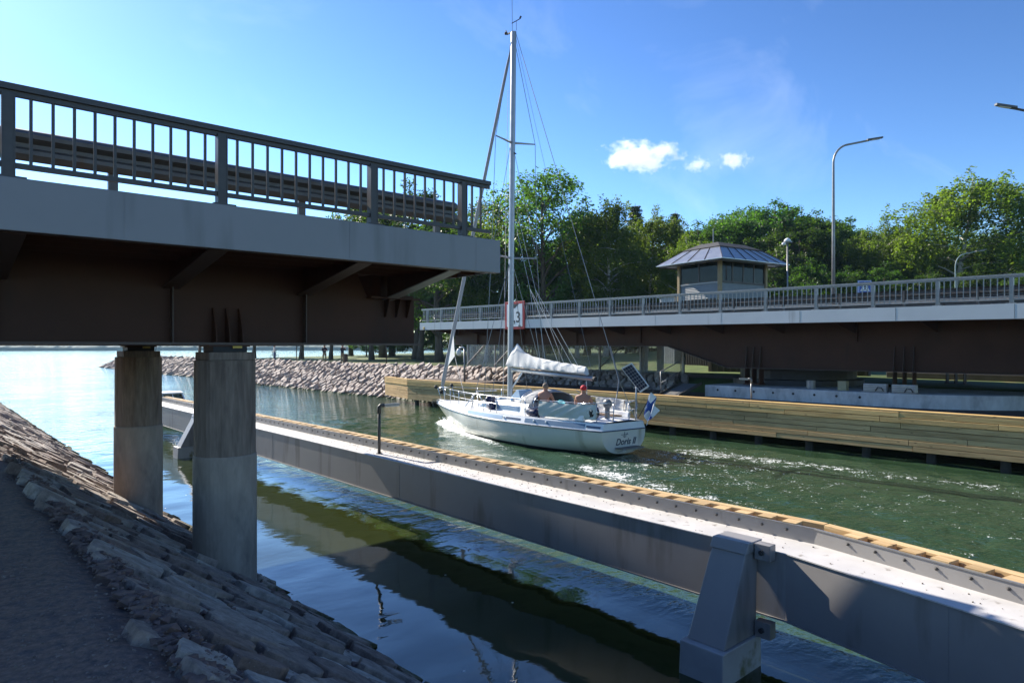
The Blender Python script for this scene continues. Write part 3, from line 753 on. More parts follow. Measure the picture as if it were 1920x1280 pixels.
# longitudinal deck stiffeners under the overhang
for y in (TB+0.55, TB+1.0, TB+1.45):
    strip(-0.46, -0.36, y, y+0.012, x1=SE-0.05).build('deck_stiffener', brown_steel, fixed)
GB = 3.47
def girder(y):
    g = MB()
    zt = lambda x: ZK(x)-0.36
    g.prism([(XL, y-0.01, GB), (6.10, y-0.01, GB), (6.10, y-0.01, 4.17), (5.25, y-0.01, 4.17), (5.05, y-0.01, zt(5.05)), (XL, y-0.01, zt(XL))], (0, 0.02, 0))
    w = g.build('girder', brown_steel, fixed, fix=True)
    MB().box(XL, 6.12, y-0.19, y+0.19, GB-0.03, GB).build('bottom_flange', brown_edge, w)
    MB().box(5.22, 6.12, y-0.17, y+0.17, 4.17, 4.195).build('top_flange', brown_steel, w)
    MB().box(5.62, 6.0, y-0.14, y+0.14, 4.195, 4.235).build('bearing_plate', brown_steel, w)
    for x in (2.42, 4.19, 0.65, -1.12, -2.9):
        MB().box(x-0.006, x+0.006, y-0.13, y-0.01, GB, 4.19).build('web_stiffener', brown_edge, w)
    for x in (2.93, 3.10, 3.27):          # tapered fins over the bearing
        MB().prism([(x-0.008, y-0.01, GB), (x-0.008, y-0.20, GB), (x-0.008, y-0.17, GB+0.18), (x-0.008, y-0.05, GB+0.46), (x-0.008, y-0.01, GB+0.46)], (0.016, 0, 0)).build('bearing_fin', brown_steel, w, fix=True)
    for x in (5.55, 5.75, 5.95):          # short fins hanging under the seat flange
        MB().prism([(x-0.007, y-0.01, 4.17), (x-0.007, y-0.17, 4.17), (x-0.007, y-0.06, 3.90), (x-0.007, y-0.01, 3.88)], (0.014, 0, 0)).build('seat_fin', brown_steel, w, fix=True)
    return w
G1, G2 = 9.25, 13.75
girder(G1); girder(G2)
def bracket(x, y0, y1, end=False):           # y0 outer (deck edge), y1 girder
    zo, zi, zt = ZK(x)-0.46, 4.17, ZK(x)-0.362
    b = MB(); b.prism([(x-0.008, y0, zo), (x-0.008, y1, zi), (x-0.008, y1, zt), (x-0.008, y0, zt)], (0.016, 0, 0))
    o = b.build('bracket', brown_steel, fixed, fix=True)
    MB().bar((x, y0, zo-0.008), (x, y1, zi-0.008), 0.20, 0.016).build('bracket_flange', fascia_paint if end else brown_edge, o)
for x in (-2.9, -1.12, 0.65, 2.42, 4.19):
    bracket(x, TB+0.15, G1-0.02); bracket(x, TF-0.15, G2+0.02)
bracket(5.60, TB+0.15, G1-0.02, True); bracket(5.60, TF-0.15, G2+0.02, True)
for x in (-2.9, -1.12, 0.65, 2.42, 4.19, 5.60):
    MB().box(x-0.1, x+0.1, G1+0.02, G2-0.02, 4.0, ZK(x)-0.362).build('cross_beam', brown_steel, fixed)
posts = [5.69, 4.27] + [2.44-1.83*i for i in range(9)]; posts.sort()
railing(fixed, 'x', TB+0.10, posts, ZK, rail_steel, 10, 1, (posts[0], 6.17))
railing(fixed, 'x', TF-0.10, posts, ZK, rail_steel, 10, -1, (posts[0], 6.17))
guard_rail(fixed, 'x', TB+0.75, XL+.5, 6.05, lambda x: ZK(x)+0.04, guard_steel, -1)
guard_rail(fixed, 'x', TF-3.1, XL+.5, 6.05, lambda x: ZK(x)+0.04, guard_steel, 1)
# piers
def pier(x, y, base, label):
    t = thing('pier', label, 'bridge pier', (x, y, base), 'round concrete bridge piers')
    n = 48; R = 0.40
    def ring(r, z, jit): return [(x+(r+jit*((j//2) % 2))*math.cos(2*math.pi*j/n+.1), y+(r+jit*((j//2) % 2))*math.sin(2*math.pi*j/n+.1), z) for j in range(n)]
    b = MB(); P = [ring(R*0.965, 1.985, -0.009), ring(R*0.955, 3.20, -0.009), ring(R*0.94, 3.235, 0)]
    P = [[*r, r[0]] for r in P]; b.grid([[P[i][j] for i in range(len(P))] for j in range(n+1)]); b.add(ring(R*0.94, 3.235, 0), [tuple(range(n))])
    b.build('column_shaft', board_concrete, t, fix=True)
    b = MB(); b.lathe((x, y, 0), [(R*1.0, base-0.6), (R*0.995, 1.965), (R*0.975, 1.985)], 48); b.build('column_base', smooth_concrete, t, smooth=False)
    MB().box(x-0.30, x+0.30, y-0.28, y+0.28, 3.235, 3.345).build('bearing_block', board_concrete, t, bevel=0.012)
    MB().box(x-0.22, x+0.22, y-0.20, y+0.20, 3.345, 3.415).build('bearing', rubber, t, bevel=0.006)
    MB().box(x+0.02, x+0.14, y-0.235, y-0.205, 3.395, 3.425).build('bearing_gauge', brass, t)
    MB().box(x-0.26, x+0.26, y-0.19, y+0.19, 3.415, 3.439).build('sole_plate', brown_steel, t)
    return t
pier(3.10, G1, 0.2, 'nearer round concrete pier under the fixed span, base on the stones')
pier(3.06, G2, 0.2, 'farther round concrete pier under the fixed span, beside the water')
# abutment at the land end
ab = tag(MB().box(XL-1.2, -11.0, TB+0.4, TF-0.4, 1.2, 3.42).build('abutment', pale_concrete, bevel=0.03), 'plain concrete abutment carrying the land end of the fixed span', 'abutment')

# ------------------------------------------------------------------ fender (guide beam) along the near side of the channel
fender = thing('fender_beam', 'long grey steel guide beam with timber facing, bending towards the viewer', 'fender', (6.9, 12, 0))
FP = [(6.8, 29.6), (6.8, 3.3), (6.8-0.216*12, 3.3-0.976*12)]
d1 = Vector((0, -1)); d2 = Vector((-0.216, -0.976)).normalized()
nA = Vector((1, 0)); nB = Vector((0.976, -0.216)).normalized()
nM = (nA+nB).normalized(); nM = nM/nM.dot(nA)
def fpt(seg, w): q = (nA, nM, nB)[seg]; return (FP[seg][0]+q.x*w, FP[seg][1]+q.y*w)
def fsweep(w0, w1, z0, z1):
    b = MB()
    for a, c in ((0, 1), (1, 2)):
        p = [fpt(a, w0), fpt(a, w1), fpt(c, w1), fpt(c, w0)]
        b.hexa([(*q, z0) for q in p] + [(*q, z1) for q in p])
    return b
ZT, ZB = 1.25, 0.55
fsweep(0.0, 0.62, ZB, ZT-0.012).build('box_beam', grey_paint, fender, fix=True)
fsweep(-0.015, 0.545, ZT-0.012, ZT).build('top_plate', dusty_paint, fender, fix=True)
fsweep(-0.02, 0.62, ZB-0.018, ZB-0.002).build('bottom_plate', grey_paint, fender, fix=True)
fsweep(0.545, 0.557, ZT-0.10, ZT+0.16).build('back_plate', grey_paint, fender, fix=True)
fsweep(0.535, 0.562, ZT+0.16, ZT+0.172).build('back_plate_edge', rail_light, fender, fix=True)
bm_ = MB(); bm_.lathe((0, 0, 0), [(0.016, 0), (0.016, 0.012), (0.010, 0.014), (0.010, 0.024), (0.004, 0.027)], 8); bolt_me = bm_.mesh('bolt', rail_steel)
blk = MB(); blk.box(-0.085, 0.085, -0.085, 0.085, 0, 0.20)
blocks = []
for k in range(3):
    q = MB(); q.box(-0.082-0.004*k, 0.082, -0.088+0.005*k, 0.085, 0, 0.205+0.006*k); blocks.append(q.mesh('block', fresh_wood))
def on_fender(l, w):                        # l: distance from the bend (negative towards the viewer)
    if l >= 0: p = Vector(FP[1])-d1*l+nA*w; return p, 0.0
    p = Vector(FP[1])+d2*(-l)+nB*w; return p, -math.atan2(0.216, 0.976)
wood = MB().box(0, 0.01, 0, 0.01, 0, 0.01)
l = -9.8
while l < 26.1:
    if abs(l) > 0.10:
        p, r = on_fender(l, 0.645)
        inst('block', rnd.choice(blocks), fender, (p.x, p.y, ZT-0.03+rnd.uniform(-.008, .008)), (0, 0, r+rnd.uniform(-.02, .02)))
        p, r = on_fender(l+0.02, 0.545)
        inst('bolt', bolt_me, fender, (p.x, p.y, ZT+0.10), (0, -math.pi/2, r))
    l += 0.295
pl_cache = {}
def plank_me(L, T, Hh, mat):
    k = (round(L, 2), T, Hh, mat.name)
    if k not in pl_cache:
        b = MB(); c = 0.006; x0, x1, z0, z1 = -T/2, T/2, 0, Hh
        pr = [(x0+c, z0), (x1-c, z0), (x1, z0+c), (x1, z1-c), (x1-c, z1), (x0+c, z1), (x0, z1-c), (x0, z0+c)]
        b.prism([(x, -L/2, z) for x, z in pr], (0, L, 0))
        pl_cache[k] = b.mesh('plank', mat)
        bmx = bmesh.new(); bmx.from_mesh(pl_cache[k]); bmesh.ops.recalc_face_normals(bmx, faces=bmx.faces); bmx.to_mesh(pl_cache[k]); bmx.free()
    return pl_cache[k]
for row, (z, hh) in enumerate(((ZT-0.04, 0.225), (ZT-0.26, 0.205), (ZT-0.48, 0.205), (ZT-0.70, 0.205))):
    l = -9.9 + 1.3*row % 3
    lo = -9.9
    while lo < 26.2:
        L = rnd.choice((3.2, 3.8, 4.4)); hi = lo+L
        if lo < 0 and hi > -0.9: hi = 0.0
        elif hi > 26.2: hi = 26.25
        if hi-lo > 0.3:
            lo_, hi_ = (lo, hi+.0) if lo >= 0 else (lo, hi)
            if lo == 0: lo_ = -0.085
            if hi == 0: hi_ = 0.085
            p, r = on_fender((lo+hi)/2, 0.79)
            q2 = (-d1 if lo >= 0 else -d2)*((lo_+hi_)/2-(lo+hi)/2); p = p+q2
            inst('plank', plank_me(hi_-lo_-0.008, 0.10, hh, fresh_wood), fender, (p.x, p.y, z+rnd.uniform(-.004, .004)), (0, 0, r))
        lo = hi
def fender_post(y, label):
    t = thing('fender_post', label, 'fender post', (6.3, y, 0), 'leaning steel posts carrying the guide beam')
    MB().hexa([(5.93, y-.27, -0.9), (6.74, y-.27, -0.9), (6.74, y+.27, -0.9), (5.93, y+.27, -0.9), (5.99, y-.25, 0.34), (6.76, y-.25, 0.34), (6.76, y+.25, 0.34), (5.99, y+.25, 0.34)]).build('foot', M('tide_stained_paint', (0.34, 0.345, 0.35), 0.5, 0.15, 3, col2=(0.12, 0.12, 0.055), c2pos=(0.56, 0.66)), t, bevel=0.012)
    MB().hexa([(6.07, y-.215, 0.34), (6.72, y-.215, 0.34), (6.72, y+.215, 0.34), (6.07, y+.215, 0.34), (6.52, y-.20, 1.22), (6.775, y-.20, 1.22), (6.775, y+.20, 1.22), (6.52, y+.20, 1.22)]).build('leg', grey_paint, t, bevel=0.012)
    MB().hexa([(6.50, y-.215, 1.222), (6.775, y-.215, 1.222), (6.775, y+.215, 1.222), (6.50, y+.215, 1.222), (6.56, y-.215, 1.33), (6.86, y-.215, 1.33), (6.86, y+.215, 1.33), (6.56, y+.215, 1.33)]).build('head', grey_paint, t, bevel=0.01)
    for zz in (1.24, 0.42):
        lug = MB().box(6.66, 6.785, y-.40, y-.225, zz-0.085, zz+0.085).build('lug', grey_paint, t, bevel=0.006)
        bb = MB(); bb.tube([(6.63, y-.31, zz), (6.66, y-.31, zz)], 0.028, 8); bb.tube([(6.615, y-.31, zz), (6.63, y-.31, zz)], 0.015, 8); bb.build('bolt', rail_steel, lug)
    return t
fender_post(3.80, 'large leaning grey steel post beside the water, nearest the viewer')
fender_post(22.3, 'distant leaning grey steel post seen between the two piers')
def crumb():
    l_ = rnd.gauss(7.5, 2.2) if rnd.random() < .7 else rnd.uniform(-6, 24); p_, r_ = on_fender(l_, rnd.uniform(.04, .5)); return (p_.x, p_.y, ZT+.004)
pebbles('beam_litter', 900, crumb, lambda: .004+.010*rnd.random()**3, M('litter', (0.10, 0.075, 0.05), 0.95, 0.4, 20), 'dry crumbs and droppings on top of the guide beam')
for l_ in (-6.0, -1.6, 7.5, 13.5, 19.5, 25.0):
    p_, r_ = on_fender(l_, 0); q_ = (-d1 if l_ >= 0 else -d2); n_ = nA if l_ >= 0 else nB
    b = MB(); b.prism([(p_.x-q_.x*.01-n_.x*.003, p_.y-q_.y*.01-n_.y*.003, ZB+.01), (p_.x+q_.x*.01-n_.x*.003, p_.y+q_.y*.01-n_.y*.003, ZB+.01), (p_.x+q_.x*.01+n_.x*.001, p_.y+q_.y*.01+n_.y*.001, ZB+.01), (p_.x-q_.x*.01+n_.x*.001, p_.y-q_.y*.01+n_.y*.001, ZB+.01)], (0, 0, ZT-ZB-.03)); b.build('weld_seam', grey_paint, fender, fix=True)
def nav_light(x, y, z, dirx, diry, label, h=0.98, mat=None):
    t = thing('channel_light', label, 'channel light', (x, y, z), 'channel lights on bent poles')
    mat = mat or rail_steel
    b = MB(); b.tube([(x, y, z), (x, y, z+h-0.06)], 0.030, 10); b.build('pole', mat, t, smooth=True)
    MB().box(x-.05, x+.05, y-.05, y+.05, z, z+.012).build('base_plate', mat, t)
    b = MB(); b.tube([(x, y, z+h-0.16), (x, y, z+h-.03), (x+dirx*.03, y+diry*.03, z+h), (x+dirx*.10, y+diry*.10, z+h)], 0.042, 10); b.build('elbow', mat, t, smooth=True)
    b = MB(); b.bar((x+dirx*.10, y+diry*.10, z+h), (x+dirx*.42, y+diry*.42, z+h+.01), 0.07, 0.055); b.build('light_bar', rail_light, t, bevel=0.008)
    MB().bar((x+dirx*.13, y+diry*.13, z+h-.032), (x+dirx*.40, y+diry*.40, z+h-.022), 0.05, 0.008).build('lens', M('lens_white', (0.8, 0.8, 0.78), 0.2, 0.05, 4), t)
nav_light(7.02, 11.9, ZT, 0.97, -0.25, 'bent-pole channel light on the guide beam in the foreground')

# ------------------------------------------------------------------ timber quay on the far side
quay = thing('timber_quay', 'long timber-faced quay wall on the far side of the channel', 'quay wall', (22.2, 18, 0))
SQ = 22.0
qd = Vector((0.216, 0.976)).normalized()
def quay_run(x0, y0, dx, dy, length, rot, rows, first):
    for row in range(rows):
        z = 0.33+0.165*row; proud = 0.035 if row >= rows-2 else 0.0; wm = quay_top if row >= rows-2 else quay_wood
        lo = 0.0; first_len = rnd.uniform(1.2, 4.0)
        while lo < length-0.01:
            L = first_len if lo == 0 else rnd.choice((3.0, 3.6, 4.2, 4.8)); hi = min(length, lo+L)
            if length-hi < 0.5: hi = length
            m = (lo+hi)/2; nx, ny = dy, -dx
            cx = x0+dx*m+nx*(0.045-proud); cy = y0+dy*m+ny*(0.045-proud)
            inst('plank', plank_me(hi-lo-0.016, 0.09, 0.151, wm), quay, (cx+rnd.uniform(-.006, .006), cy, z+rnd.uniform(-.003, .003)), (0, 0, rot))
            lo = hi
quay_run(SQ, -9.0, 0, 1, 43.0, 0.0, 7, 0)
quay_run(SQ, 34.0, qd.x, qd.y, 4.2, -math.atan2(0.216, 0.976), 7, 0)
# capping boards
lo = -9.0
while lo < 34:
    hi = min(34, lo+rnd.choice((3.6, 4.2, 4.8)))
    inst('cap_board', plank_me(hi-lo-0.006, 0.30, 0.045, quay_top), quay, (SQ+0.12, (lo+hi)/2, 1.488), (0, 0, 0)); lo = hi
inst('cap_board', plank_me(4.2, 0.30, 0.045, quay_top), quay, (SQ+0.12+qd.x*2.1, 34+qd.y*2.1, 1.488), (0, 0, -math.atan2(0.216, 0.976)))
backm = M('quay_backing', (0.03, 0.025, 0.02), 0.9)
MB().box(SQ+.096, SQ+.12, -9, 34, .36, 1.47).build('backing_board', backm, quay)
b = MB(); b.bar((SQ+.108+qd.x*.05, 34+qd.y*.05, .9), (SQ+.108+qd.x*4.1, 34+qd.y*4.1, .9), .02, 1.1); b.build('backing_board', backm, quay)
dark_wood = M('dark_pile', (0.035, 0.03, 0.025), 0.9, 0.3, 5)
for i in range(24):
    y = -8+1.8*i
    if y < 34: MB().lathe((SQ+0.28, y, 0), [(0.13, -1.2), (0.12, 1.45)], 10).build('pile', dark_wood, quay, smooth=True)
fill = MB(); fill.prism([(SQ+0.46, -9, 0.5), (26.0, -9, 0.5), (26.0, 35.5, 0.5), (SQ+0.55, 35.5, 0.5)], (0, 0, 0.92))
structure(fill.build('quay_fill', rubble_mat, fix=True))
nav_light(SQ+0.42, 12.15, 1.42, -0.55, 0.83, 'bent-pole channel light on the far timber quay', h=0.86, mat=rail_light)
nav_light(SQ+0.5, 31.6+4.4, 1.40, -0.9, 0.3, 'thin bent-pole light at the lake end of the far quay', h=1.0)

# ------------------------------------------------------------------ swing bridge, standing open along the far quay
SB, SBF, TE = 23.0, 32.9, 34.2
ZS = lambda y: 4.93 + 0.0095*(y-TE)
swing = thing('swing_bridge', 'open swing bridge turned parallel to the channel on the far side', 'bridge', (28.0, 13.2, 1.9))
YL = -9.0
def ystrip(z0, z1, x0, x1, y0=YL, y1=TE):
    b = MB()
    return b.hexa([(x0, y0, ZS(y0)+z0), (x1, y0, ZS(y0)+z0), (x1, y1, ZS(y1)+z0), (x0, y1, ZS(y1)+z0), (x0, y0, ZS(y0)+z1), (x1, y0, ZS(y0)+z1), (x1, y1, ZS(y1)+z1), (x0, y1, ZS(y1)+z1)])
pale_fascia = M('pale_fascia_paint', (0.52, 0.535, 0.545), 0.4, 0.06, 0.9, dirt=((0.22, 0.22, 0.22), 2.5, 0.66, (1, 1, 0.12)))
ystrip(-0.34, -0.16, SB+.25, SBF-.25, y1=TE-.03).build('deck', asphalt, swing)
ystrip(-0.43, 0, SB, SB+.022).build('edge_plate', pale_fascia, swing)
ystrip(-0.02, 0, SB+.022, SB+.25).build('edge_plate_top', pale_fascia, swing)
ystrip(-0.43, 0, SBF-.022, SBF).build('edge_plate', pale_fascia, swing)
ystrip(-0.02, 0, SBF-.25, SBF-.022).build('edge_plate_top', pale_fascia, swing)
ystrip(-0.36, -0.345, SB+.14, SBF-.14, y1=TE-.05).build('deck_plate', brown_steel, swing)
ystrip(-0.443, -0.43, SB, SB+.13).build('edge_plate_lip', brown_edge, swing)
MB().box(SB+.022, SBF-.022, TE-.02, TE, ZS(TE)-.42, ZS(TE)-.03).build('end_plate', pale_fascia, swing)
y = 32.0
while y > YL:
    MB().box(SB-.003, SB, y, y+.008, ZS(y)-.42, ZS(y)-.01).build('weld_seam', rail_steel, swing); y -= 3.05
for xg in (25.05, 30.85):
    b = MB(); zt = lambda q: ZS(q)-.36
    b.prism([(xg-.01, YL, 2.58), (xg-.01, 14.6, 2.60), (xg-.01, 17.5, 3.48), (xg-.01, 33.3, 3.62), (xg-.01, 33.3, zt(33.3)), (xg-.01, YL, zt(YL))], (0.02, 0, 0))
    g = b.build('girder', brown_steel, swing, fix=True)
    b = MB()
    for a, c in (((YL, 2.58), (14.6, 2.60)), ((14.6, 2.60), (17.5, 3.48)), ((17.5, 3.48), (33.3, 3.62))):
        b.bar((xg, a[0], a[1]-.012), (xg, c[0], c[1]-.012), 0.36, 0.024)
    b.build('bottom_flange', brown_edge, g)
    for yy in (13.75, 13.45, 13.15, 8.3, 8.0, 7.7):
        MB().prism([(xg-.01, yy-.008, 2.60), (xg-.20, yy-.008, 2.60), (xg-.15, yy-.008, 2.85), (xg-.05, yy-.008, 3.45), (xg-.01, yy-.008, 3.45)], (0, .016, 0)).build('bearing_fin', brown_edge, g, fix=True)
    for yy in (31.0, 27, 23, 19, 9.5, 2):
        MB().box(xg-.13, xg-.01, yy-.006, yy+.006, 3.62, zt(yy)).build('web_stiffener', brown_steel, g)
    for yy in (13.45, 8.0):
        MB().box(xg-.22, xg+.22, yy-.35, yy+.35, 1.93, 2.0).build('bearing_foot', brown_steel, g)
        for k in (-.3, 0, .3): MB().box(xg-.18, xg+.18, yy+k-.012, yy+k+.012, 2.0, 2.568).build('bearing_leg', brown_steel, g)
for yy in [33.0-2.6*i for i in range(16)]:
    for x0, x1 in ((SB+.14, 25.03), (SBF-.14, 30.87)):
        b = MB(); zo, zi, z2 = ZS(yy)-.43, ZS(yy)-.78, ZS(yy)-.362
        b.prism([(x0, yy-.008, zo), (x1, yy-.008, zi), (x1, yy-.008, z2), (x0, yy-.008, z2)], (0, .016, 0)); b.build('bracket', brown_steel, swing, fix=True)
    MB().box(25.07, 30.83, yy-.1, yy+.1, 3.75, ZS(yy)-.362).build('cross_beam', brown_steel, swing)
postsS = sorted([0.4403*SB - 1.83*i for i in range(0, 10)] + [0.4403*SB + 1.83*i for i in range(1, 13)] + [33.5])
postsS = [p for p in postsS if p > YL+.2]
railing(swing, 'y', SB+.10, postsS, ZS, rail_light, 10, 1, (postsS[0], 34.1))
railing(swing, 'y', SBF-.10, postsS, ZS, rail_light, 10, -1, (postsS[0], 34.1))
guard_rail(swing, 'y', SB+.80, YL+.3, 33.9, lambda q: ZS(q)-.02, guard_steel, 1)
guard_rail(swing, 'y', SBF-3.0, YL+.3, 33.9, lambda q: ZS(q)-.02, guard_steel, -1)
MB().box(SB-.05, SB-.003, 33.65, 33.8, ZS(33)-.40, ZS(33)-.25).build('edge_lamp', M('amber', (0.6, 0.42, 0.15), 0.4, 0.1, 3), swing, bevel=.02)
# pivot foundation
pf = MB(); outl = [(24.25, 15.2), (24.25, 8.6)]
for k in range(1, 13):
    a = math.pi - math.pi/2*k/12*1.0
    outl.append((24.25+4.6+4.6*math.cos(a), 8.6-4.6*math.sin(a)))
outl += [(33.0, 4.0), (33.0, 15.2)]
pf.prism([(x, y, 0.9) for x, y in outl], (0, 0, 0.98))
pivot = tag(pf.build('pivot_foundation', pale_concrete, fix=True, bevel=.03), 'low pale concrete pivot base with rounded end under the swing bridge', 'bridge foundation')
for k in range(8):
    yq = 14.6-.78*k; b = MB(); b.tube([(24.25, yq, 1.70), (24.235, yq, 1.70)], 0.045, 8); b.build('formwork_hole', rubber, pivot)
b = MB(); b.lathe((28.2, 13.2, 1.88), [(2.6, 0), (2.6, .22), (2.3, .25), (2.3, .62), (1.6, .69)], 32)
tag(b.build('pivot_bearing', M('dark_machinery', (0.03, 0.03, 0.032), 0.5, 0.3, 4)), 'dark round turning gear under the swing bridge', 'machinery')
for i, (yy, nm) in enumerate(((8.75, 'left'), (7.85, 'right'))):
    t = thing('hydraulic_unit', 'pale ribbed hydraulic box on the pivot base, %s of the pair' % nm, 'hydraulic unit', (24.6, yy, 1.88), 'ribbed boxes on the pivot base')
    MB().box(24.4, 24.72, yy-.42, yy+.42, 1.882, 1.91).build('base_plate', rail_light, t)
    MB().box(24.47, 24.70, yy-.36, yy+.36, 1.91, 2.17).build('casing', M('pale_casing', (0.5, 0.5, 0.48), 0.5, 0.15, 5), t, bevel=.01)
    for k in range(4): MB().box(24.445, 24.47, yy-.35, yy+.35, 1.935+.06*k, 1.955+.06*k).build('rib', rail_light, t)
    b = MB(); b.tube([(24.44, yy-.30, 1.93), (24.42, yy-.24, 2.04), (24.42, yy-.12, 2.06), (24.44, yy-.04, 1.93)], 0.016, 6); b.build('hose', rubber, t, smooth=True)
MB_ = MB().box(24.65, 24.9, 9.75, 10.05, 1.882, 2.22)
tag(MB_.build('control_box', M('yellowish_box', (0.32, 0.29, 0.17), 0.5, 0.15, 4), bevel=.015), 'small yellowish control box standing on the pivot base', 'control box')
b = MB(); b.tube([(25.1, 11.2, 1.88), (25.1, 11.2, 2.18)], 0.16, 14)
tag(b.build('steel_drum', rail_light, smooth=False), 'short grey steel drum on the pivot base behind the channel light', 'drum')
# gangway with handrail to the pivot base
gw = thing('gangway', 'sloping steel gangway with tubular handrail beside the pivot base', 'gangway', (23.6, 15.9, 1.45))
MB().hexa([(22.75, 15.4, 1.44), (24.3, 15.4, 1.86), (24.3, 16.3, 1.86), (22.75, 16.3, 1.44), (22.75, 15.4, 1.48), (24.3, 15.4, 1.90), (24.3, 16.3, 1.90), (22.75, 16.3, 1.48)]).build('tread_plate', rail_light, gw)
for yy in (15.38, 16.32): MB().bar((22.7, yy, 1.50), (24.3, yy, 1.93), .03, .12).build('stringer', rail_steel, gw)
b = MB(); b.tube([(22.85, 16.35, 1.5), (22.80, 16.35, 2.42), (24.25, 16.35, 2.86), (24.3, 16.35, 1.92)], 0.022, 8); b.tube([(22.83, 16.35, 1.95), (24.28, 16.35, 2.42)], 0.018, 8); b.build('handrail', rail_light, gw, smooth=True)

# clearance sign on the edge of the swing bridge
def text_mesh(body, size, shear=0.0, bold=0.0, ext=0.0):
    cu = bpy.data.curves.new('txt', 'FONT'); cu.body = body; cu.size = size; cu.shear = shear; cu.offset = bold; cu.extrude = ext
    cu.align_x = 'CENTER'; cu.resolution_u = 4
    o = bpy.data.objects.new('txt', cu); COL.objects.link(o)
    dg = bpy.context.evaluated_depsgraph_get(); dg.update()
    me = bpy.data.meshes.new_from_object(o.evaluated_get(dg)); bpy.data.objects.remove(o); bpy.data.curves.remove(cu)
    return me
def place_text(name, body, size, mat, parent, loc, axes, shear=0, bold=0, local=False):
    me = text_mesh(body, size, shear, bold, 0.002); me.materials.clear(); me.materials.append(mat)
    R = Matrix((axes[0], axes[1], axes[2])).transposed().to_4x4(); me.transform(R)
    return inst(name, me, parent, loc, local=local)
black = M('sign_black', (0.012, 0.012, 0.012), 0.5, 0.05, 3); white = M('sign_white', (0.75, 0.77, 0.78), 0.4, 0.04, 2); red = M('sign_red', (0.42, 0.012, 0.012), 0.4, 0.08, 2); blue = M('sign_blue', (0.012, 0.07, 0.32), 0.4, 0.08, 2)
sy = 25.45; szc = 5.07; sw, sh = 0.74, 0.71
sg = thing('clearance_sign', 'red-bordered white clearance sign reading 3,3 m on the swing bridge edge', 'sign', (SB-.06, sy, szc-sh))
MB().box(SB-.07, SB-.035, sy-sw, sy+sw, szc-sh, szc+sh).build('border', red, sg, bevel=.01)
MB().box(SB-.035, SB-.004, sy-.4, sy+.4, szc-.5, szc-.2).build('mount', rail_steel, sg)
MB().box(SB-.076, SB-.071, sy-sw+.15, sy+sw-.15, szc-sh+.13, szc+sh-.13).build('panel', white, sg)
MB().prism([(SB-.079, sy-.34, szc+sh-.13), (SB-.079, sy+.34, szc+sh-.13), (SB-.079, sy, szc+sh-.37)], (.002, 0, 0)).build('triangle', black, sg, fix=True)
AX = (Vector((0, -1, 0)), Vector((0, 0, 1)), Vector((-1, 0, 0)))
place_text('lettering', '3,3', 0.78, black, sg, (SB-.080, sy, szc-.36), AX, bold=0.008)
place_text('lettering', 'm', 0.24, black, sg, (SB-.080, sy-.38, szc-.62), AX, bold=0.006)

# ------------------------------------------------------------------ bridge keeper's cabin
CO = Vector((35.96, 21.5, 0)); CA = Vector((0.153, 0.988, 0)); CB = Vector((0.988, -0.153, 0))
cabin = thing('control_cabin', 'bridge keeper\'s cabin with wide metal hip roof and windows all round', 'cabin', (CO.x, CO.y, 2.2))
def cpt(a, b_, z): p = CO+CA*a+CB*b_; return (p.x, p.y, z)
LA, LB = 3.3, 4.4
def cbox(a0, a1, b0, b1, z0, z1):
    return MB().hexa([cpt(a0, b0, z0), cpt(a0, b1, z0), cpt(a1, b1, z0), cpt(a1, b0, z0), cpt(a0, b0, z1), cpt(a0, b1, z1), cpt(a1, b1, z1), cpt(a1, b0, z1)])
siding = M('grey_siding', (0.20, 0.215, 0.225), 0.6, 0.15, 3)
dark_clad = M('dark_cladding', (0.050, 0.042, 0.035), 0.85, 0.35, 5, stretch=(4, 4, 0.3))
post_wood = M('weathered_post', (0.30, 0.22, 0.12), 0.8, 0.25, 6, stretch=(3, 3, 0.4))
frame_m = M('dark_frame', (0.05, 0.035, 0.028), 0.5, 0.2, 5)
roof_m = M('roof_sheet', (0.42, 0.43, 0.44), 0.3, 0.07, 2, metal=0.7)
roof_dark = M('roof_felt', (0.035, 0.036, 0.04), 0.8, 0.2, 5)
glass = bpy.data.materials.new('window_glass'); glass.use_nodes = True
gb = glass.node_tree.nodes['Principled BSDF']; gb.inputs['Base Color'].default_value = (0.05, 0.06, 0.06, 1); gb.inputs['Roughness'].default_value = 0.02; gb.inputs['Transmission Weight'].default_value = 0.85; gb.inputs['IOR'].default_value = 1.25
cbox(0.15, LA-.15, 0.15, LB-.15, 2.0, 6.3).build('base_wall', dark_clad, cabin)
for k in range(16):                      # vertical battens of the base
    q = 0.2+(LA-.4)*k/15; cbox(q, q+.05, 0.115, 0.15, 2.0, 6.28).build('batten', dark_clad, cabin)
cbox(0.06, LA-.06, 0.06, LB-.06, 6.30, 6.42).build('floor', frame_m, cabin)
nb = 9
for k in range(nb):                      # lapped siding boards
    z0 = 6.42+.93*k/nb; z1 = z0+.93/nb+.012
    w0, w1 = 0.035, 0.075
    for (p, q, s_) in (((w0, 0.1), (w1, 0), 0),):
        pass
    b = MB(); b.hexa([cpt(.1, .02, z0), cpt(.1, .09, z0), cpt(LA-.1, .09, z0), cpt(LA-.1, .02, z0), cpt(.1, .05, z1), cpt(.1, .09, z1), cpt(LA-.1, .09, z1), cpt(LA-.1, .05, z1)]); b.build('board', siding, cabin, fix=True)
    b = MB(); b.hexa([cpt(.02, .1, z0), cpt(.02, LB-.1, z0), cpt(.09, LB-.1, z0), cpt(.09, .1, z0), cpt(.05, .1, z1), cpt(.05, LB-.1, z1), cpt(.09, LB-.1, z1), cpt(.09, .1, z1)]); b.build('board', siding, cabin, fix=True)
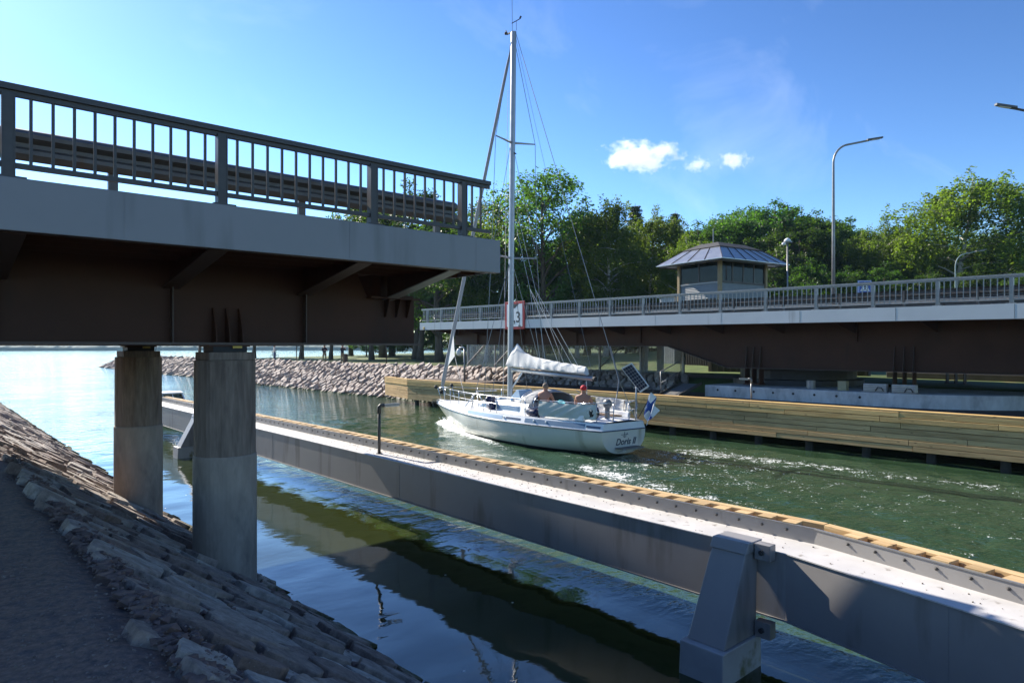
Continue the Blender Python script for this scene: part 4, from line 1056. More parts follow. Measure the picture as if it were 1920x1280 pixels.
cbox(LA-.09, LA-.03, .1, LB-.1, 6.42, 7.38).build('rear_wall', siding, cabin); cbox(.1, LA-.1, LB-.09, LB-.03, 6.42, 7.38).build('side_wall', siding, cabin)
for a_, b_ in ((-.06, -.06), (LA-.14, -.06), (-.06, LB-.14), (LA-.14, LB-.14)):
    cbox(a_, a_+.2, b_, b_+.2, 5.6, 8.72).build('corner_post', post_wood, cabin, bevel=.01)
def windows(n, face):
    Lq = LA if face in 'ac' else LB
    for k in range(n):
        q0 = .16+(Lq-.32)*k/n; q1 = .16+(Lq-.32)*(k+1)/n
        def wb(u0, u1, d0, d1, z0, z1):
            if face == 'a': return cbox(u0, u1, d0, d1, z0, z1)
            if face == 'b': return cbox(d0, d1, u0, u1, z0, z1)
            if face == 'c': return cbox(u0, u1, LB-d1, LB-d0, z0, z1)
            return cbox(LA-d1, LA-d0, u0, u1, z0, z1)
        w = wb(q0, q0+.05, .02, .08, 7.40, 8.66); 
        for bb in (wb(q1-.05, q1, .02, .08, 7.40, 8.66), wb(q0+.05, q1-.05, .02, .08, 7.40, 7.46), wb(q0+.05, q1-.05, .02, .08, 8.60, 8.66)):
            w.add(bb.v, bb.f)
        o = w.build('window', frame_m, cabin, fix=True)
        wb(q0+.05, q1-.05, .045, .053, 7.46, 8.60).build('pane', glass, o)
    if face == 'a': cbox(.05, Lq-.05, -.03, .09, 7.34, 7.40).build('sill', rail_light, cabin)
    if face == 'b': cbox(-.03, .09, .13, Lq-.05, 7.345, 7.405).build('sill', frame_m, cabin)
windows(2, 'a'); windows(4, 'b'); windows(2, 'c'); windows(4, 'd')
cbox(.09, LA-.09, .09, LB-.09, 8.70, 8.80).build('ceiling_panel', M('cabin_ceiling', (0.55, 0.55, 0.52), 0.7, 0.05, 2), cabin)
cbox(1.0, 1.9, 1.2, 3.2, 6.42, 7.3).build('desk', dark_clad, cabin)
# roof: sloping sheet panels round a flat dark crown
OV = 1.0; RI = 0.25; ZE, ZR = 8.62, 9.55
lo4 = [(-OV, -OV), (-OV, LB+OV), (LA+OV, LB+OV), (LA+OV, -OV)]; hi4 = [(RI, RI), (RI, LB-RI), (LA-RI, LB-RI), (LA-RI, RI)]
for e, npan in zip(range(4), (6, 4, 6, 4)):
    A0, A1, B0, B1 = lo4[e], lo4[(e+1) % 4], hi4[e], hi4[(e+1) % 4]
    for k in range(npan):
        f0, f1 = k/npan, (k+1)/npan
        L2 = lambda P, Q, f: (P[0]+(Q[0]-P[0])*f, P[1]+(Q[1]-P[1])*f)
        p = [L2(A0, A1, f0), L2(A0, A1, f1), L2(B0, B1, f1), L2(B0, B1, f0)]; zz = (ZE, ZE, ZR, ZR)
        b = MB(); b.hexa([cpt(*q, z_) for q, z_ in zip(p, zz)] + [cpt(*q, z_+.035) for q, z_ in zip(p, zz)]); pan = b.build('roof_panel', roof_m, cabin, fix=True)
        b = MB(); b.bar(cpt(*p[0], ZE+.05), cpt(*p[3], ZR+.05), .035, .035); b.build('roof_seam', frame_m, pan)
b = MB(); p0 = [(RI-.1, RI-.1), (RI-.1, LB-RI+.1), (LA-RI+.1, LB-RI+.1), (LA-RI+.1, RI-.1)]; p1 = [(.9, .9), (.9, LB-.9), (LA-.9, LB-.9), (LA-.9, .9)]
b.hexa([cpt(*q, ZR+.02) for q in p0]+[cpt(*q, ZR+.40) for q in p1]); b.build('roof_crown', roof_dark, cabin, fix=True)
for a_ in (-.8, LA+.8):
    MB().bar(cpt(a_, -.9, ZE-.06), cpt(a_, LB+.9, ZE-.06), .06, .06).build('eave_beam', frame_m, cabin)
for b_ in (-.8, LB+.8):
    MB().bar(cpt(-.9, b_, ZE-.065), cpt(LA+.9, b_, ZE-.065), .06, .06).build('eave_beam', frame_m, cabin)
for q in (.2, 1.1, 2.0, 3.0):
    MB().bar(cpt(q, .1, ZE+.0), cpt(q, -.85, ZE-.03), .05, .05).build('rafter', post_wood, cabin)
    MB().bar(cpt(q, LB-.1, ZE+.0), cpt(q, LB+.85, ZE-.03), .05, .05).build('rafter', post_wood, cabin)
b = MB(); b.tube([cpt(2.2, 2.0, ZR+.3), cpt(2.2, 2.0, ZR+1.5)], .035, 8); b.build('aerial', rail_light, cabin)
# two small huts either side of the cabin
def hut(a0, a1, b0, b1, z1, label, m):
    t = thing('hut', label, 'hut', cpt((a0+a1)/2, (b0+b1)/2, 2.3), 'huts beside the control cabin')
    cbox(a0, a1, b0, b1, 2.2, z1).build('wall', m, t)
    b = MB(); b.hexa([cpt(a0-.15, b0-.15, z1), cpt(a0-.15, b1+.15, z1), cpt(a1+.15, b1+.15, z1), cpt(a1+.15, b0-.15, z1), cpt(a0-.15, b0-.15, z1+.06), cpt(a0-.15, b1+.15, z1+.28), cpt(a1+.15, b1+.15, z1+.28), cpt(a1+.15, b0-.15, z1+.06)]); b.build('roof', roof_m, t, fix=True)
    n = 7
    for k in range(n):
        q = a0+.08+(a1-a0-.16)*k/(n-1); cbox(q-.02, q+.02, b0-.02, b0, 2.3, z1-.02).build('batten', m, t)
hut(LA+.6, LA+1.9, .3, 2.0, 6.75, 'small pale hut with metal roof at the left of the cabin', M('hut_pale', (0.42, 0.43, 0.44), 0.6, 0.15, 3))
hut(.6, 2.4, LB+.5, LB+2.6, 6.55, 'low grey hut with metal roof at the right of the cabin', M('hut_grey', (0.25, 0.24, 0.24), 0.6, 0.15, 3))

# ------------------------------------------------------------------ street lamps, poles, signs
def street_lamp(x, y, z0, h, ax, ay, arm, label, r=0.085, mat=None):
    t = thing('street_lamp', label, 'street lamp', (x, y, z0), 'curved street lamps along the bridge road')
    mat = mat or rail_light
    b = MB(); pts_ = [(x, y, z0), (x, y, z0+h*.5), (x, y, z0+h-1.0)]
    rr = [r, r*.8, r*.6]
    for k in range(1, 8):
        a = math.radians(76)*k/7; R_ = 1.0
        pts_.append((x+ax*R_*.75*(1-math.cos(a)), y+ay*R_*.75*(1-math.cos(a)), z0+h-1.0+R_*.85*math.sin(a))); rr.append(r*.55)
    ex, ez = pts_[-1][0], pts_[-1][2]; ey = pts_[-1][1]
    pts_.append((ex+ax*arm, ey+ay*arm, ez+arm*.2)); rr.append(r*.5)
    b.tube(pts_, rr, 12); b.build('pole', mat, t, smooth=True)
    hx, hy, hz = pts_[-1]
    b = MB(); b.prism([(hx-ax*.1-ay*.10, hy-ay*.1+ax*.10, hz-.02), (hx+ax*.62-ay*.07, hy+ay*.62+ax*.07, hz+.10), (hx+ax*.62+ay*.07, hy+ay*.62-ax*.07, hz+.10), (hx-ax*.1+ay*.10, hy-ay*.1-ax*.10, hz-.02)], (0, 0, .07)); hd = b.build('lamp_head', M('lamp_grey', (0.10, 0.10, 0.105), 0.5, 0.1, 4), t, fix=True)
    b = MB(); b.prism([(hx+ax*.1-ay*.06, hy+ay*.1+ax*.06, hz-.005), (hx+ax*.5-ay*.05, hy+ay*.5+ax*.05, hz+.055), (hx+ax*.5+ay*.05, hy+ay*.5-ax*.05, hz+.055), (hx+ax*.1+ay*.06, hy+ay*.1-ax*.06, hz-.005)], (0, 0, .015)); b.build('lens', M('lens_white', (0.8, 0.8, 0.78), 0.2), hd, fix=True)
    return t
CR = Vector((0.7455, -0.6665))              # direction to the right as seen from the near bank
street_lamp(31.2, 12.9, ZS(12.9)-.16, 8.25, CR.x, CR.y, 1.05, 'tall curved street lamp standing on the swing bridge')
street_lamp(52.3, 13.6, 2.0, 7.9, CR.x, CR.y, 0.9, 'smaller distant street lamp against the trees at right', r=.06, mat=M('teal_pole', (0.22, 0.30, 0.30), 0.5, 0.1, 3))
street_lamp(30.67, 4.8, ZS(4.8)-.16, 7.5, -CR.x, -CR.y, 1.05, 'street lamp whose head reaches in at the right edge', mat=M('lamp_dark', (0.08, 0.08, 0.085), 0.5, 0.1, 4))
cp = thing('camera_mast', 'thin pole with a small white camera head right of the cabin', 'camera mast', (38.97, 18.8, 2.5))
b = MB(); b.tube([(38.97, 18.8, 2.4), (38.97, 18.8, 9.75)], .045, 8); b.build('pole', rail_light, cp, smooth=True)
MB().box(38.85, 39.09, 18.56, 19.04, 9.70, 9.78).build('bracket', rail_light, cp)
b = MB(); b.lathe((38.97, 18.8, 9.76), [(.22, 0), (.16, .14), (.05, .22)], 12); b.build('camera_head', white, cp, smooth=True)
b = MB(); b.lathe((38.82, 18.95, 9.55), [(.08, 0), (.13, .12), (.05, .16)], 10); b.build('camera_head', white, cp, smooth=True)
# pedestrian crossing sign
ps = thing('crossing_sign', 'square blue pedestrian crossing sign seen through the railing', 'road sign', (33.6, 12.45, 2.0))
px_, py_ = 33.6, 12.45
nrm = Vector((-0.74, -0.67, 0)); rgt = Vector((0.67, -0.74, 0))
rgt = Vector((0.7455, -0.6665, 0)); nrm = Vector((-0.6665, -0.7455, 0)); up = Vector((0, 0, 1))
def sq(c, w, h, d0, d1): 
    c = Vector(c); P_ = []
    for d in (d0, d1):
        for (a_, b_) in ((-w, -h), (w, -h), (w, h), (-w, h)): P_.append(c+rgt*a_+up*b_+nrm*d)
    return P_
sc = Vector((px_, py_, 6.28))
MB().hexa(sq(sc, .32, .32, 0, .03)).build('panel', blue, ps, fix=True)
MB().hexa(sq(sc, .30, .30, .031, .033)).build('rim', white, ps, fix=True); MB().hexa(sq(sc, .275, .275, .034, .036)).build('field', blue, ps, fix=True)
b = MB(); b.prism([sc+rgt*-.23+up*-.19+nrm*.038, sc+rgt*.23+up*-.19+nrm*.038, sc+up*.24+nrm*.038], nrm*.002); b.build('triangle', white, ps, fix=True)
b = MB()
for (p, q, w) in (((0, .10), (0, .14), .05), ((0, .07), (0, -.04), .05), ((0, -.04), (-.07, -.17), .03), ((0, -.04), (.07, -.17), .03), ((0, .06), (.08, -.02), .022), ((0, .06), (-.07, -.01), .022)):
    b.bar(sc+rgt*p[0]+up*p[1]+nrm*.0425, sc+rgt*q[0]+up*q[1]+nrm*.0425, w, .003, up=nrm)
b.build('walking_figure', black, ps)
b = MB(); b.tube([(px_+.03, py_+.03, 2.4), (px_+.03, py_+.03, 6.5)], .03, 8); b.build('pole', rail_light, ps)
# dome camera pole on the quay, thin post at the quay end
dc = thing('dome_camera_pole', 'grey pole with a white dome camera at the end of the far quay', 'camera pole', (22.9, 28.75, 1.42))
qx, qy = 22.9, 29.6
b = MB(); b.tube([(qx, qy, 1.42), (qx, qy, 3.42)], .06, 10); b.build('pole', rail_light, dc, smooth=True)
b = MB(); b.tube([(qx, qy, 3.38), (qx-CR.x*.12, qy-CR.y*.12, 3.44), (qx-CR.x*.30, qy-CR.y*.30, 3.40)], .05, 8); b.build('arm', white, dc, smooth=True)
b = MB(); b.ball((qx-CR.x*.32, qy-CR.y*.32, 3.16), .14, 12, 8, (1, 1, 1.5)); b.build('camera_dome', white, dc, smooth=True)
b = MB(); b.tube([(qx, qy, 2.55), (qx-CR.x*.30, qy-CR.y*.30, 2.55)], .035, 8); b.build('bracket', rail_steel, dc)

# ------------------------------------------------------------------ wire-glass fence below the swing bridge
fg = bpy.data.materials.new('fence_sheet'); fg.use_nodes = True
q_ = fg.node_tree.nodes['Principled BSDF']; q_.inputs['Base Color'].default_value = (0.45, 0.5, 0.48, 1); q_.inputs['Alpha'].default_value = 0.22; q_.inputs['Roughness'].default_value = 0.15
fence = thing('safety_fence', 'clear-sheet safety fence with steel posts beneath the swing bridge', 'fence', (29.3, 25, 1.9))
fy = [37.5, 34.5, 31.6, 28.4, 25.2, 22.3, 19.6]
fx = 29.3
pm = MB().box(-.05, .05, -.05, .05, -.25, 1.95).mesh('post', rail_light)
for i, y in enumerate(fy):
    inst('post', pm, fence, (fx, y, far_z(fx, y)))
    if i < len(fy)-1:
        y2 = fy[i+1]; z0 = far_z(fx, y)
        MB().box(fx-.004, fx+.004, y2+.08, y-.08, z0+.1, z0+1.8).build('panel', fg, fence)
        MB().bar((fx, y2+.05, z0+1.85), (fx, y-.05, z0+1.85), .04, .04).build('top_rail', rail_light, fence)
for (ya, yb) in ((37.5, 35.4), (34.5, 32.4), (25.2, 23.2)):
    b = MB(); b.tube([(fx-.06, ya, far_z(fx, ya)+.3), (fx-.06, yb, far_z(fx, yb)+1.8)], .03, 6); b.build('brace', rail_light, fence)
for i, (y, xx, lab) in enumerate(((23.7, 31.5, 'left'), (22.6, 31.5, 'right'))):
    tag(MB().box(xx-.14, xx+.14, y-.14, y+.14, 1.6, 4.2).build('timber_post', M('grey_timber', (0.30, 0.28, 0.25), 0.85, 0.2, 5, stretch=(3, 3, .3)), bevel=.01), 'square grey timber post under the swing bridge, %s of the pair' % lab, 'post', 'timber posts under the swing bridge')

rwl = tag(MB().box(33.6, 34.0, -9, 11.5, 1.2, 2.28).build('shade_wall', M('shade_wall_dark', (0.07, 0.068, 0.065), 0.9, 0.3, 2), bevel=.02), 'low dark wall added behind the pivot base to stand in for shade', 'wall')  # added wall, coloured dark to stand in for shade beneath the swing bridge
rwl2 = tag(MB().box(34.2, 34.5, 12.5, 21.2, 1.2, 4.0).build('boarded_wall', dark_clad), 'dark boarded wall under the swing bridge beside the gangway', 'wall')
for k in range(22): MB().box(34.17, 34.2, 12.6+.4*k-.03, 12.6+.4*k+.03, 1.3, 3.98).build('batten', dark_clad, rwl2)
# buildings glimpsed under the swing bridge
def shed(x0, x1, y0, y1, h, label, wallm, roofm, n):
    z0 = 2.2; t = thing('shed', label, 'shed', ((x0+x1)/2, (y0+y1)/2, z0), 'low sheds beyond the swing bridge')
    MB().box(x0, x1, y0, y1, z0-.6, z0+h).build('wall', wallm, t)
    MB().hexa([(x0-.3, y0-.3, z0+h), (x1+.3, y0-.3, z0+h), (x1+.3, y1+.3, z0+h), (x0-.3, y1+.3, z0+h), (x0-.3, y0-.3, z0+h+.15), (x1+.3, y0-.3, z0+h+.9), (x1+.3, y1+.3, z0+h+.9), (x0-.3, y1+.3, z0+h+.15)]).build('roof', roofm, t)
    for k in range(n):
        y = y0+(y1-y0)*(k+.5)/n; MB().box(x0-.06, x0, y-.05, y+.05, z0-.5, z0+h-.02).build('rib', wallm, t)
    MB().box(x0-.05, x0-.002, y0+.4, y0+1.4, z0-.1, z0+h-.3).build('door', dark_clad, t)
shed(52, 58, 16.5, 22.0, 1.7, 'pale corrugated shed glimpsed under the swing bridge', M('shed_pale', (0.5, 0.5, 0.47), 0.6, 0.2, 2), roof_m, 14)
shed(50, 57, 4.0, 8.4, 1.5, 'reddish boarded shed at the far right under the bridge', M('shed_red', (0.33, 0.19, 0.15), 0.8, 0.2, 2), roof_dark, 10)

# ------------------------------------------------------------------ trees
def leaf_mesh(name, C, sz, tint, mat, rng, droop=0.0, aspect=0.62, out=None):
    n = len(C)
    nrm_ = rng.normal(size=(n, 3)); nrm_[:, 2] = np.abs(nrm_[:, 2])*0.9+0.15
    if out is not None: nrm_ += out*0.8
    nrm_ /= np.linalg.norm(nrm_, axis=1)[:, None]
    t = rng.normal(size=(n, 3)); t[:, 2] -= droop
    t -= nrm_*np.sum(t*nrm_, 1)[:, None]; t /= np.linalg.norm(t, axis=1)[:, None]
    bt = np.cross(nrm_, t)
    s = (sz*rng.uniform(0.6, 1.35, n))[:, None]
    v0 = C - t*s*.5; v2 = C + t*s*.5; fold = nrm_*s*.10
    v1 = C + bt*s*aspect*.5 - fold; v3 = C - bt*s*aspect*.5 - fold
    V = np.stack([v0, v1, v2, v3], 1).reshape(-1, 3)
    me = bpy.data.meshes.new(name)
    me.vertices.add(4*n); me.vertices.foreach_set('co', V.ravel())
    me.loops.add(4*n); me.loops.foreach_set('vertex_index', np.arange(4*n, dtype=np.int32))
    me.polygons.add(n); me.polygons.foreach_set('loop_start', np.arange(0, 4*n, 4, dtype=np.int32))
    me.update(calc_edges=True)
    a = me.attributes.new('tint', 'FLOAT', 'POINT'); a.data.foreach_set('value', np.repeat(np.clip(tint, 0, 1), 4).astype(np.float32))
    me.materials.append(mat)
    return me
def grow(kind, seed):
    """returns trunk mesh, crown mesh for a tree 1 unit = 1 m, total height 16"""
    rng = np.random.default_rng(seed); R = random.Random(seed); H = 16.0
    b = MB(); C = []; T = []; OUT = []
    cfg = {'ash': dict(hb=.24, nl=30, rad=4.6, sub=6, up=.85, lf=58, sz=.25, tr=.30, cl=.85),
           'birch': dict(hb=.22, nl=24, rad=3.5, sub=6, up=.65, lf=0, sz=.18, tr=.20, cl=.5),
           'broad': dict(hb=.16, nl=28, rad=5.0, sub=7, up=.55, lf=105, sz=.25, tr=.36, cl=.85),
           'shrub': dict(hb=.04, nl=26, rad=6.2, sub=6, up=.45, lf=90, sz=.30, tr=.24, cl=1.05)}
    if kind == 'spruce':
        pts_ = [(0.1*math.sin(k), 0.1*math.cos(k*1.3), H*k/8) for k in range(9)]
        b.tube(pts_, [0.24*(1-k/8.6) for k in range(9)], 8)
        h = 1.2
        while h < H*.985:
            f = 1-h/H; L = 3.7*f**.75+.22; nb_ = 9 if f > .2 else 5
            a0 = R.uniform(0, 6)
            for k in range(nb_):
                a = a0+2*math.pi*k/nb_+R.uniform(-.25, .25); Lk = L*R.uniform(.65, 1.1); dr = R.uniform(.12, .35)
                e = (math.cos(a)*Lk, math.sin(a)*Lk, h-dr*Lk+.12*Lk)
                b.tube([(0, 0, h), (e[0]*.5, e[1]*.5, h-dr*Lk*.35), e], [.035, .025, .008], 4, cap=False)
                nn_ = int(46*Lk)+16
                for q in range(nn_):
                    f_ = R.uniform(.12, 1)**.8
                    C.append((e[0]*f_+R.gauss(0, .12+.12*Lk*(1-f_)), e[1]*f_+R.gauss(0, .12+.12*Lk*(1-f_)), h+(e[2]-h)*f_-abs(R.gauss(0, .12))))
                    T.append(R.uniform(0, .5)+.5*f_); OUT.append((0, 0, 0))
            h += .30+.20*f
        C = np.array(C)
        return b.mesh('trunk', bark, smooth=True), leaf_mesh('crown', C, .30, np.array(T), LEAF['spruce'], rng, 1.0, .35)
    c = cfg[kind]
    lean = (R.uniform(-.6, .6), R.uniform(-.6, .6)); n = 9
    tp = lambda f: Vector((lean[0]*f*f+.22*math.sin(f*5+seed), lean[1]*f*f+.22*math.cos(f*4+seed), H*.93*f))
    b.tube([tp(k/n) for k in range(n+1)], [c['tr']*(1.35 if k == 0 else (1-k/(n+.6))**.85) for k in range(n+1)], 9)
    def env(f):            # crown radius at height fraction
        g = (f-c['hb'])/(1-c['hb'])
        if g < 0: return .25
        if kind == 'broad': return c['rad']*max(.12, math.sin(math.pi*min(1, (g*.86+.16)))**.6)
        if kind == 'shrub': return c['rad']*max(.15, math.cos(g*math.pi/2)**.55)
        if kind == 'birch': return c['rad']*max(.10, math.sin(math.pi*min(1, g*.80+.17))**.8)
        return c['rad']*max(.10, math.sin(math.pi*min(1, g*.82+.16))**.75)
    clumps = []
    for i in range(c['nl']):
        f = c['hb']+(0.95-c['hb'])*((i+R.random())/c['nl'])**.9
        a = i*2.39996+R.uniform(-.5, .5); st_ = tp(f*.96); L = env(f)*R.uniform(.6, 1.12)
        upz = c['up']*L*R.uniform(.5, 1.2)*(1 if kind != 'shrub' else .7)
        mid = st_+Vector((math.cos(a)*L*.5, math.sin(a)*L*.5, upz*.62)); end = st_+Vector((math.cos(a+.15)*L, math.sin(a+.15)*L, upz*(.95 if kind != 'birch' else .75)))
        end.z = min(end.z, H*.99)
        r0 = max(.035, c['tr']*.42*(1-f)+.03)
        b.tube([st_, st_.lerp(mid, .5)+Vector((0, 0, .1)), mid, end], [r0, r0*.75, r0*.5, .012], 5, cap=False)
        clumps.append((end, .9)); clumps.append((mid.lerp(end, .5), .8))
        for k in range(c['sub']):
            g = R.uniform(.3, .95); p0 = st_.lerp(mid, g*2) if g < .5 else mid.lerp(end, g*2-1)
            aa = a+R.choice((-1, 1))*R.uniform(.5, 1.3); l2 = L*R.uniform(.25, .5)
            p1 = p0+Vector((math.cos(aa)*l2, math.sin(aa)*l2, l2*R.uniform(-.15, .7)))
            b.tube([p0, p0.lerp(p1, .5)+Vector((0, 0, .06*l2)), p1], [r0*.35, r0*.25, .008], 4, cap=False)
            clumps.append((p1, 1.0))
    clumps.append((tp(1.02), .9)); clumps.append((tp(.96), .8))
    if kind == 'birch':
        for (p, w) in clumps:
            ct = R.random()
            for s_ in range(5):
                q = p+Vector((R.gauss(0, .42), R.gauss(0, .42), R.gauss(.1, .3))); Ls = R.uniform(.5, 2.2); k = int(14+Ls*20)
                sx, sy_ = R.gauss(0, .12), R.gauss(0, .12)
                for j in range(k):
                    f = R.random(); C.append((q.x+sx*f+R.gauss(0, .13), q.y+sy_*f+R.gauss(0, .13), q.z-Ls*f+R.gauss(0, .07))); T.append(.55*ct+.45*R.random()); OUT.append((0, 0, 0))
    else:
        for (p, w) in clumps:
            ct = R.random(); r = c['cl']*w*R.uniform(.65, 1.2)
            ctr = Vector((0, 0, H*.55)); dd = (p-ctr); dd = dd.normalized() if dd.length > .1 else Vector((0, 0, 1))
            for j in range(int(c['lf']*R.uniform(.6, 1.2))):
                d = Vector((R.gauss(0, 1), R.gauss(0, 1), R.gauss(0, .75))).normalized()*r*R.random()**.45
                C.append((p.x+d.x, p.y+d.y, p.z+d.z*(1.25 if kind == 'ash' else .8)-(.3*r if kind == 'ash' else 0))); T.append(.6*ct+.4*R.random()); OUT.append(tuple(dd))
    C = np.array(C)
    tm = b.mesh('trunk', birch_bark if kind == 'birch' else bark, smooth=True)
    return tm, leaf_mesh('crown', C, c['sz'], np.array(T), LEAF[kind], rng, 1.6 if kind == 'birch' else .2, .62, np.array(OUT))
PROTO = {}
for kd, k in (('ash', 2), ('birch', 3), ('broad', 3), ('shrub', 2), ('spruce', 1)):
    PROTO[kd] = [grow(kd, 100*i+len(kd)*7+3) for i in range(k)]
def tree(x, y, h, kind, label, group, v, w=1.0, name=None):
    t = thing(name or {'ash': 'ash_tree', 'birch': 'birch_tree', 'broad': 'broadleaf_tree', 'shrub': 'shrub', 'spruce': 'spruce_tree'}[kind], label, 'shrub' if kind == 'shrub' else 'tree', (x, y, far_z(x, y)-.1), group, rnd.uniform(0, 6.28))
    sc_ = h/16.0; t.scale = (sc_*w, sc_*w, sc_)
    tm, cm = PROTO[kind][v % len(PROTO[kind])]
    for nm, me in (('trunk', tm), ('crown', cm)):
        o = bpy.data.objects.new(nm, me); COL.objects.link(o); o.parent = t
    return t
G = 'trees of the park wood behind the channel'
TREES = [
 (41.9, 43.1, 17.6, 'ash', 'tall open-crowned tree rising just right of the mast', 0, 1.05),
 (43.2, 49.9, 16.6, 'ash', 'open-branched tree with sky through it, left of the mast', 1, 1.0),
 (47.4, 43.4, 15.6, 'birch', 'slim birch directly right of the tall open tree', 0, 1.0),
 (44.9, 37.7, 14.3, 'birch', 'yellow-green weeping birch above the middle of the swing bridge', 1, 1.15),
 (57.9, 44.8, 16.6, 'spruce', 'dark spruce top showing between two birches', 0, 1.0),
 (52.4, 39.0, 14.4, 'birch', 'darker birch between the spruce and the cabin', 2, 1.1),
 (71.3, 48.9, 18.0, 'spruce', 'thin lone spruce spire left of the cabin roof', 0, .8),
 (49.9, 33.2, 10.6, 'birch', 'short yellow-green birch touching the left eave of the cabin', 0, 1.1),
 (43.7, 54.8, 16.0, 'broad', 'leafy tree behind the end of the fixed bridge railing', 0, 1.0),
 (40.3, 60.6, 20.0, 'broad', 'bright leafy crown rising behind the fixed railing guard rail', 1, .95),
 (41.6, 70.1, 21.0, 'broad', 'leafy crown behind the third post of the fixed railing', 2, .9),
 (78.3, 48.0, 18.2, 'broad', 'rounded dark tree just above the cabin roof left side', 0, .9),
 (77.3, 43.6, 18.6, 'ash', 'pointed leafy tree behind the cabin roof crown', 0, .85),
 (74.8, 37.8, 18.2, 'broad', 'large rounded broadleaf tree behind the right of the cabin', 1, 1.05),
 (80.0, 35.8, 17.4, 'broad', 'large domed tree left of the tall street lamp', 2, 1.05),
 (87.0, 34.9, 16.2, 'birch', 'birch top showing just right of the tall street lamp', 1, 1.1),
 (82.2, 31.1, 14.2, 'broad', 'low dark tree to the right of the tall street lamp', 0, 1.1),
 (75.9, 26.1, 14.6, 'birch', 'loose drooping birch with pale trunk right of the crossing sign', 2, 1.15),
 (84.2, 26.7, 14.2, 'birch', 'birch half hidden behind the loose drooping one', 0, 1.2),
 (77.1, 19.6, 18.0, 'birch', 'tallest birch of the right side, with wide weeping crown', 1, 1.65),
 (83.0, 17.6, 13.6, 'birch', 'birch leaning out at the right of the tallest one', 2, 1.2),
 (101.1, 19.6, 12.6, 'broad', 'dark tree low at the right edge of the picture', 0, 1.2)]
for (x, y, h, kd, lab, v, w) in TREES: tree(x, y, h, kd, lab, G, v, w)
BT = 'one of the dark filling trees deep in the wood, behind the labelled front row'
for i, (x, y, h, kd, w) in enumerate([(44.9, 83.3, 15.0, 'broad', .9), (102, 12, 13.5, 'broad', 1.2), (101.8, 5.0, 13.5, 'birch', 1.2), (95, 42, 16.0, 'broad', 1.2), (70, 55, 16.0, 'broad', 1.0), (62, 62, 15.0, 'broad', 1.0), (97, 28, 13.0, 'broad', 1.3), (66, 50, 15, 'broad', 1.0), (110, 25, 13.0, 'broad', 1.3), (58, 52, 15.5, 'broad', 1.1), (52, 66, 16, 'broad', 1.0), (50, 47.5, 13.0, 'broad', 1.1), (56, 36.5, 11.5, 'broad', 1.1), (66, 42, 15, 'broad', 1.1), (47, 76, 17, 'broad', 1.0), (88, 24, 13.5, 'broad', 1.3), (92, 15, 12.5, 'broad', 1.3), (70, 33, 14.5, 'broad', 1.0), (84, 41, 19.5, 'broad', 1.15), (86, 49, 20.5, 'broad', 1.15), (72, 43, 17.0, 'broad', 1.05), (92, 36, 18.0, 'broad', 1.2)]):
    tree(x, y, h, kd, BT, 'filling trees deep in the wood', i, w)
ST = 'dense dark undergrowth bush at the foot of the wood'
for i, (x, y, h) in enumerate([(60, 26.8, 8.5), (60.4, 23.8, 7.6), (67.2, 23.1, 8.4), (65.6, 19.1, 7.4), (71.1, 16.9, 8.0), (68.9, 13.5, 7.4), (71.6, 11.1, 7.5), (63.3, 32, 9.2), (62.4, 35.5, 9.2), (61.7, 38.7, 9.0), (56.6, 59.4, 9.5), (63.5, 58.6, 10), (60, 47.7, 10.0), (54, 45, 8.5), (56.6, 67.5, 9), (54.1, 72.4, 9), (50.0, 62, 8.5), (51.4, 77.4, 8), (50.2, 83.5, 8), (46, 81.5, 6.5), (44.5, 75, 6.5), (46.5, 69, 7), (58, 82, 9), (64, 76, 9), (66, 66, 9), (48, 61.5, 6.0), (46.5, 48.5, 6), (53, 40.5, 7.5), (57, 33, 7), (74, 5, 7.5), (72, 29, 9), (47.5, 57.0, 7.5), (49.0, 52.0, 7.5), (75, 22, 8.5), (79, 12, 8)]):
    tree(x, y, h, 'shrub', ST, 'undergrowth bushes of the wood', i, rnd.uniform(.85, 1.15))
ORD = ('first second third fourth fifth sixth seventh eighth ninth tenth eleventh twelfth thirteenth fourteenth fifteenth sixteenth seventeenth eighteenth nineteenth twentieth '
       'twenty-first twenty-second twenty-third twenty-fourth twenty-fifth twenty-sixth twenty-seventh twenty-eighth twenty-ninth thirtieth thirty-first thirty-second thirty-third thirty-fourth thirty-fifth thirty-sixth thirty-seventh thirty-eighth thirty-ninth fortieth').split()
for lab0, fmt in ((ST, 'dark undergrowth bush at the foot of the wood, %s from the left'), (BT, 'tree standing deep in the wood behind the front row, %s from the left')):
    L_ = [o for o in bpy.data.objects if o.get('label') == lab0]
    L_.sort(key=lambda o: (.7455*o.location.x-.6665*o.location.y)/(.6665*o.location.x+.7455*o.location.y))
    for i, o in enumerate(L_): o['label'] = fmt % ORD[i]
# park trees whose trunks stand by the path below the fixed bridge
PT = [(31.6, 105.0, 11.5, 'broad', 'park tree with dark trunk nearest the tip of the headland'), (32.5, 97.0, 12.0, 'ash', 'park tree with crooked trunk seen right of the farther pier'),
      (33.5, 88.5, 12.0, 'broad', 'stout park tree seen just left of the nearer pier'), (34.4, 76.5, 12.5, 'broad', 'park tree seen just right of the nearer pier'),
      (35.5, 71.0, 13.0, 'ash', 'park tree behind the left man on the bank'), (37.5, 65.5, 13.5, 'broad', 'park tree behind the right man on the bank'),
      (39.0, 57.5, 14.5, 'ash', 'park tree left of the thickest trunk'), (36.6, 51.6, 14.5, 'broad', 'thickest park trunk below the end of the fixed girder'),
      (41.5, 52.5, 14.0, 'birch', 'white-trunked birch behind the dome camera pole'), (39.3, 47.4, 14.0, 'birch', 'white-trunked birch below the tip of the swing bridge')]
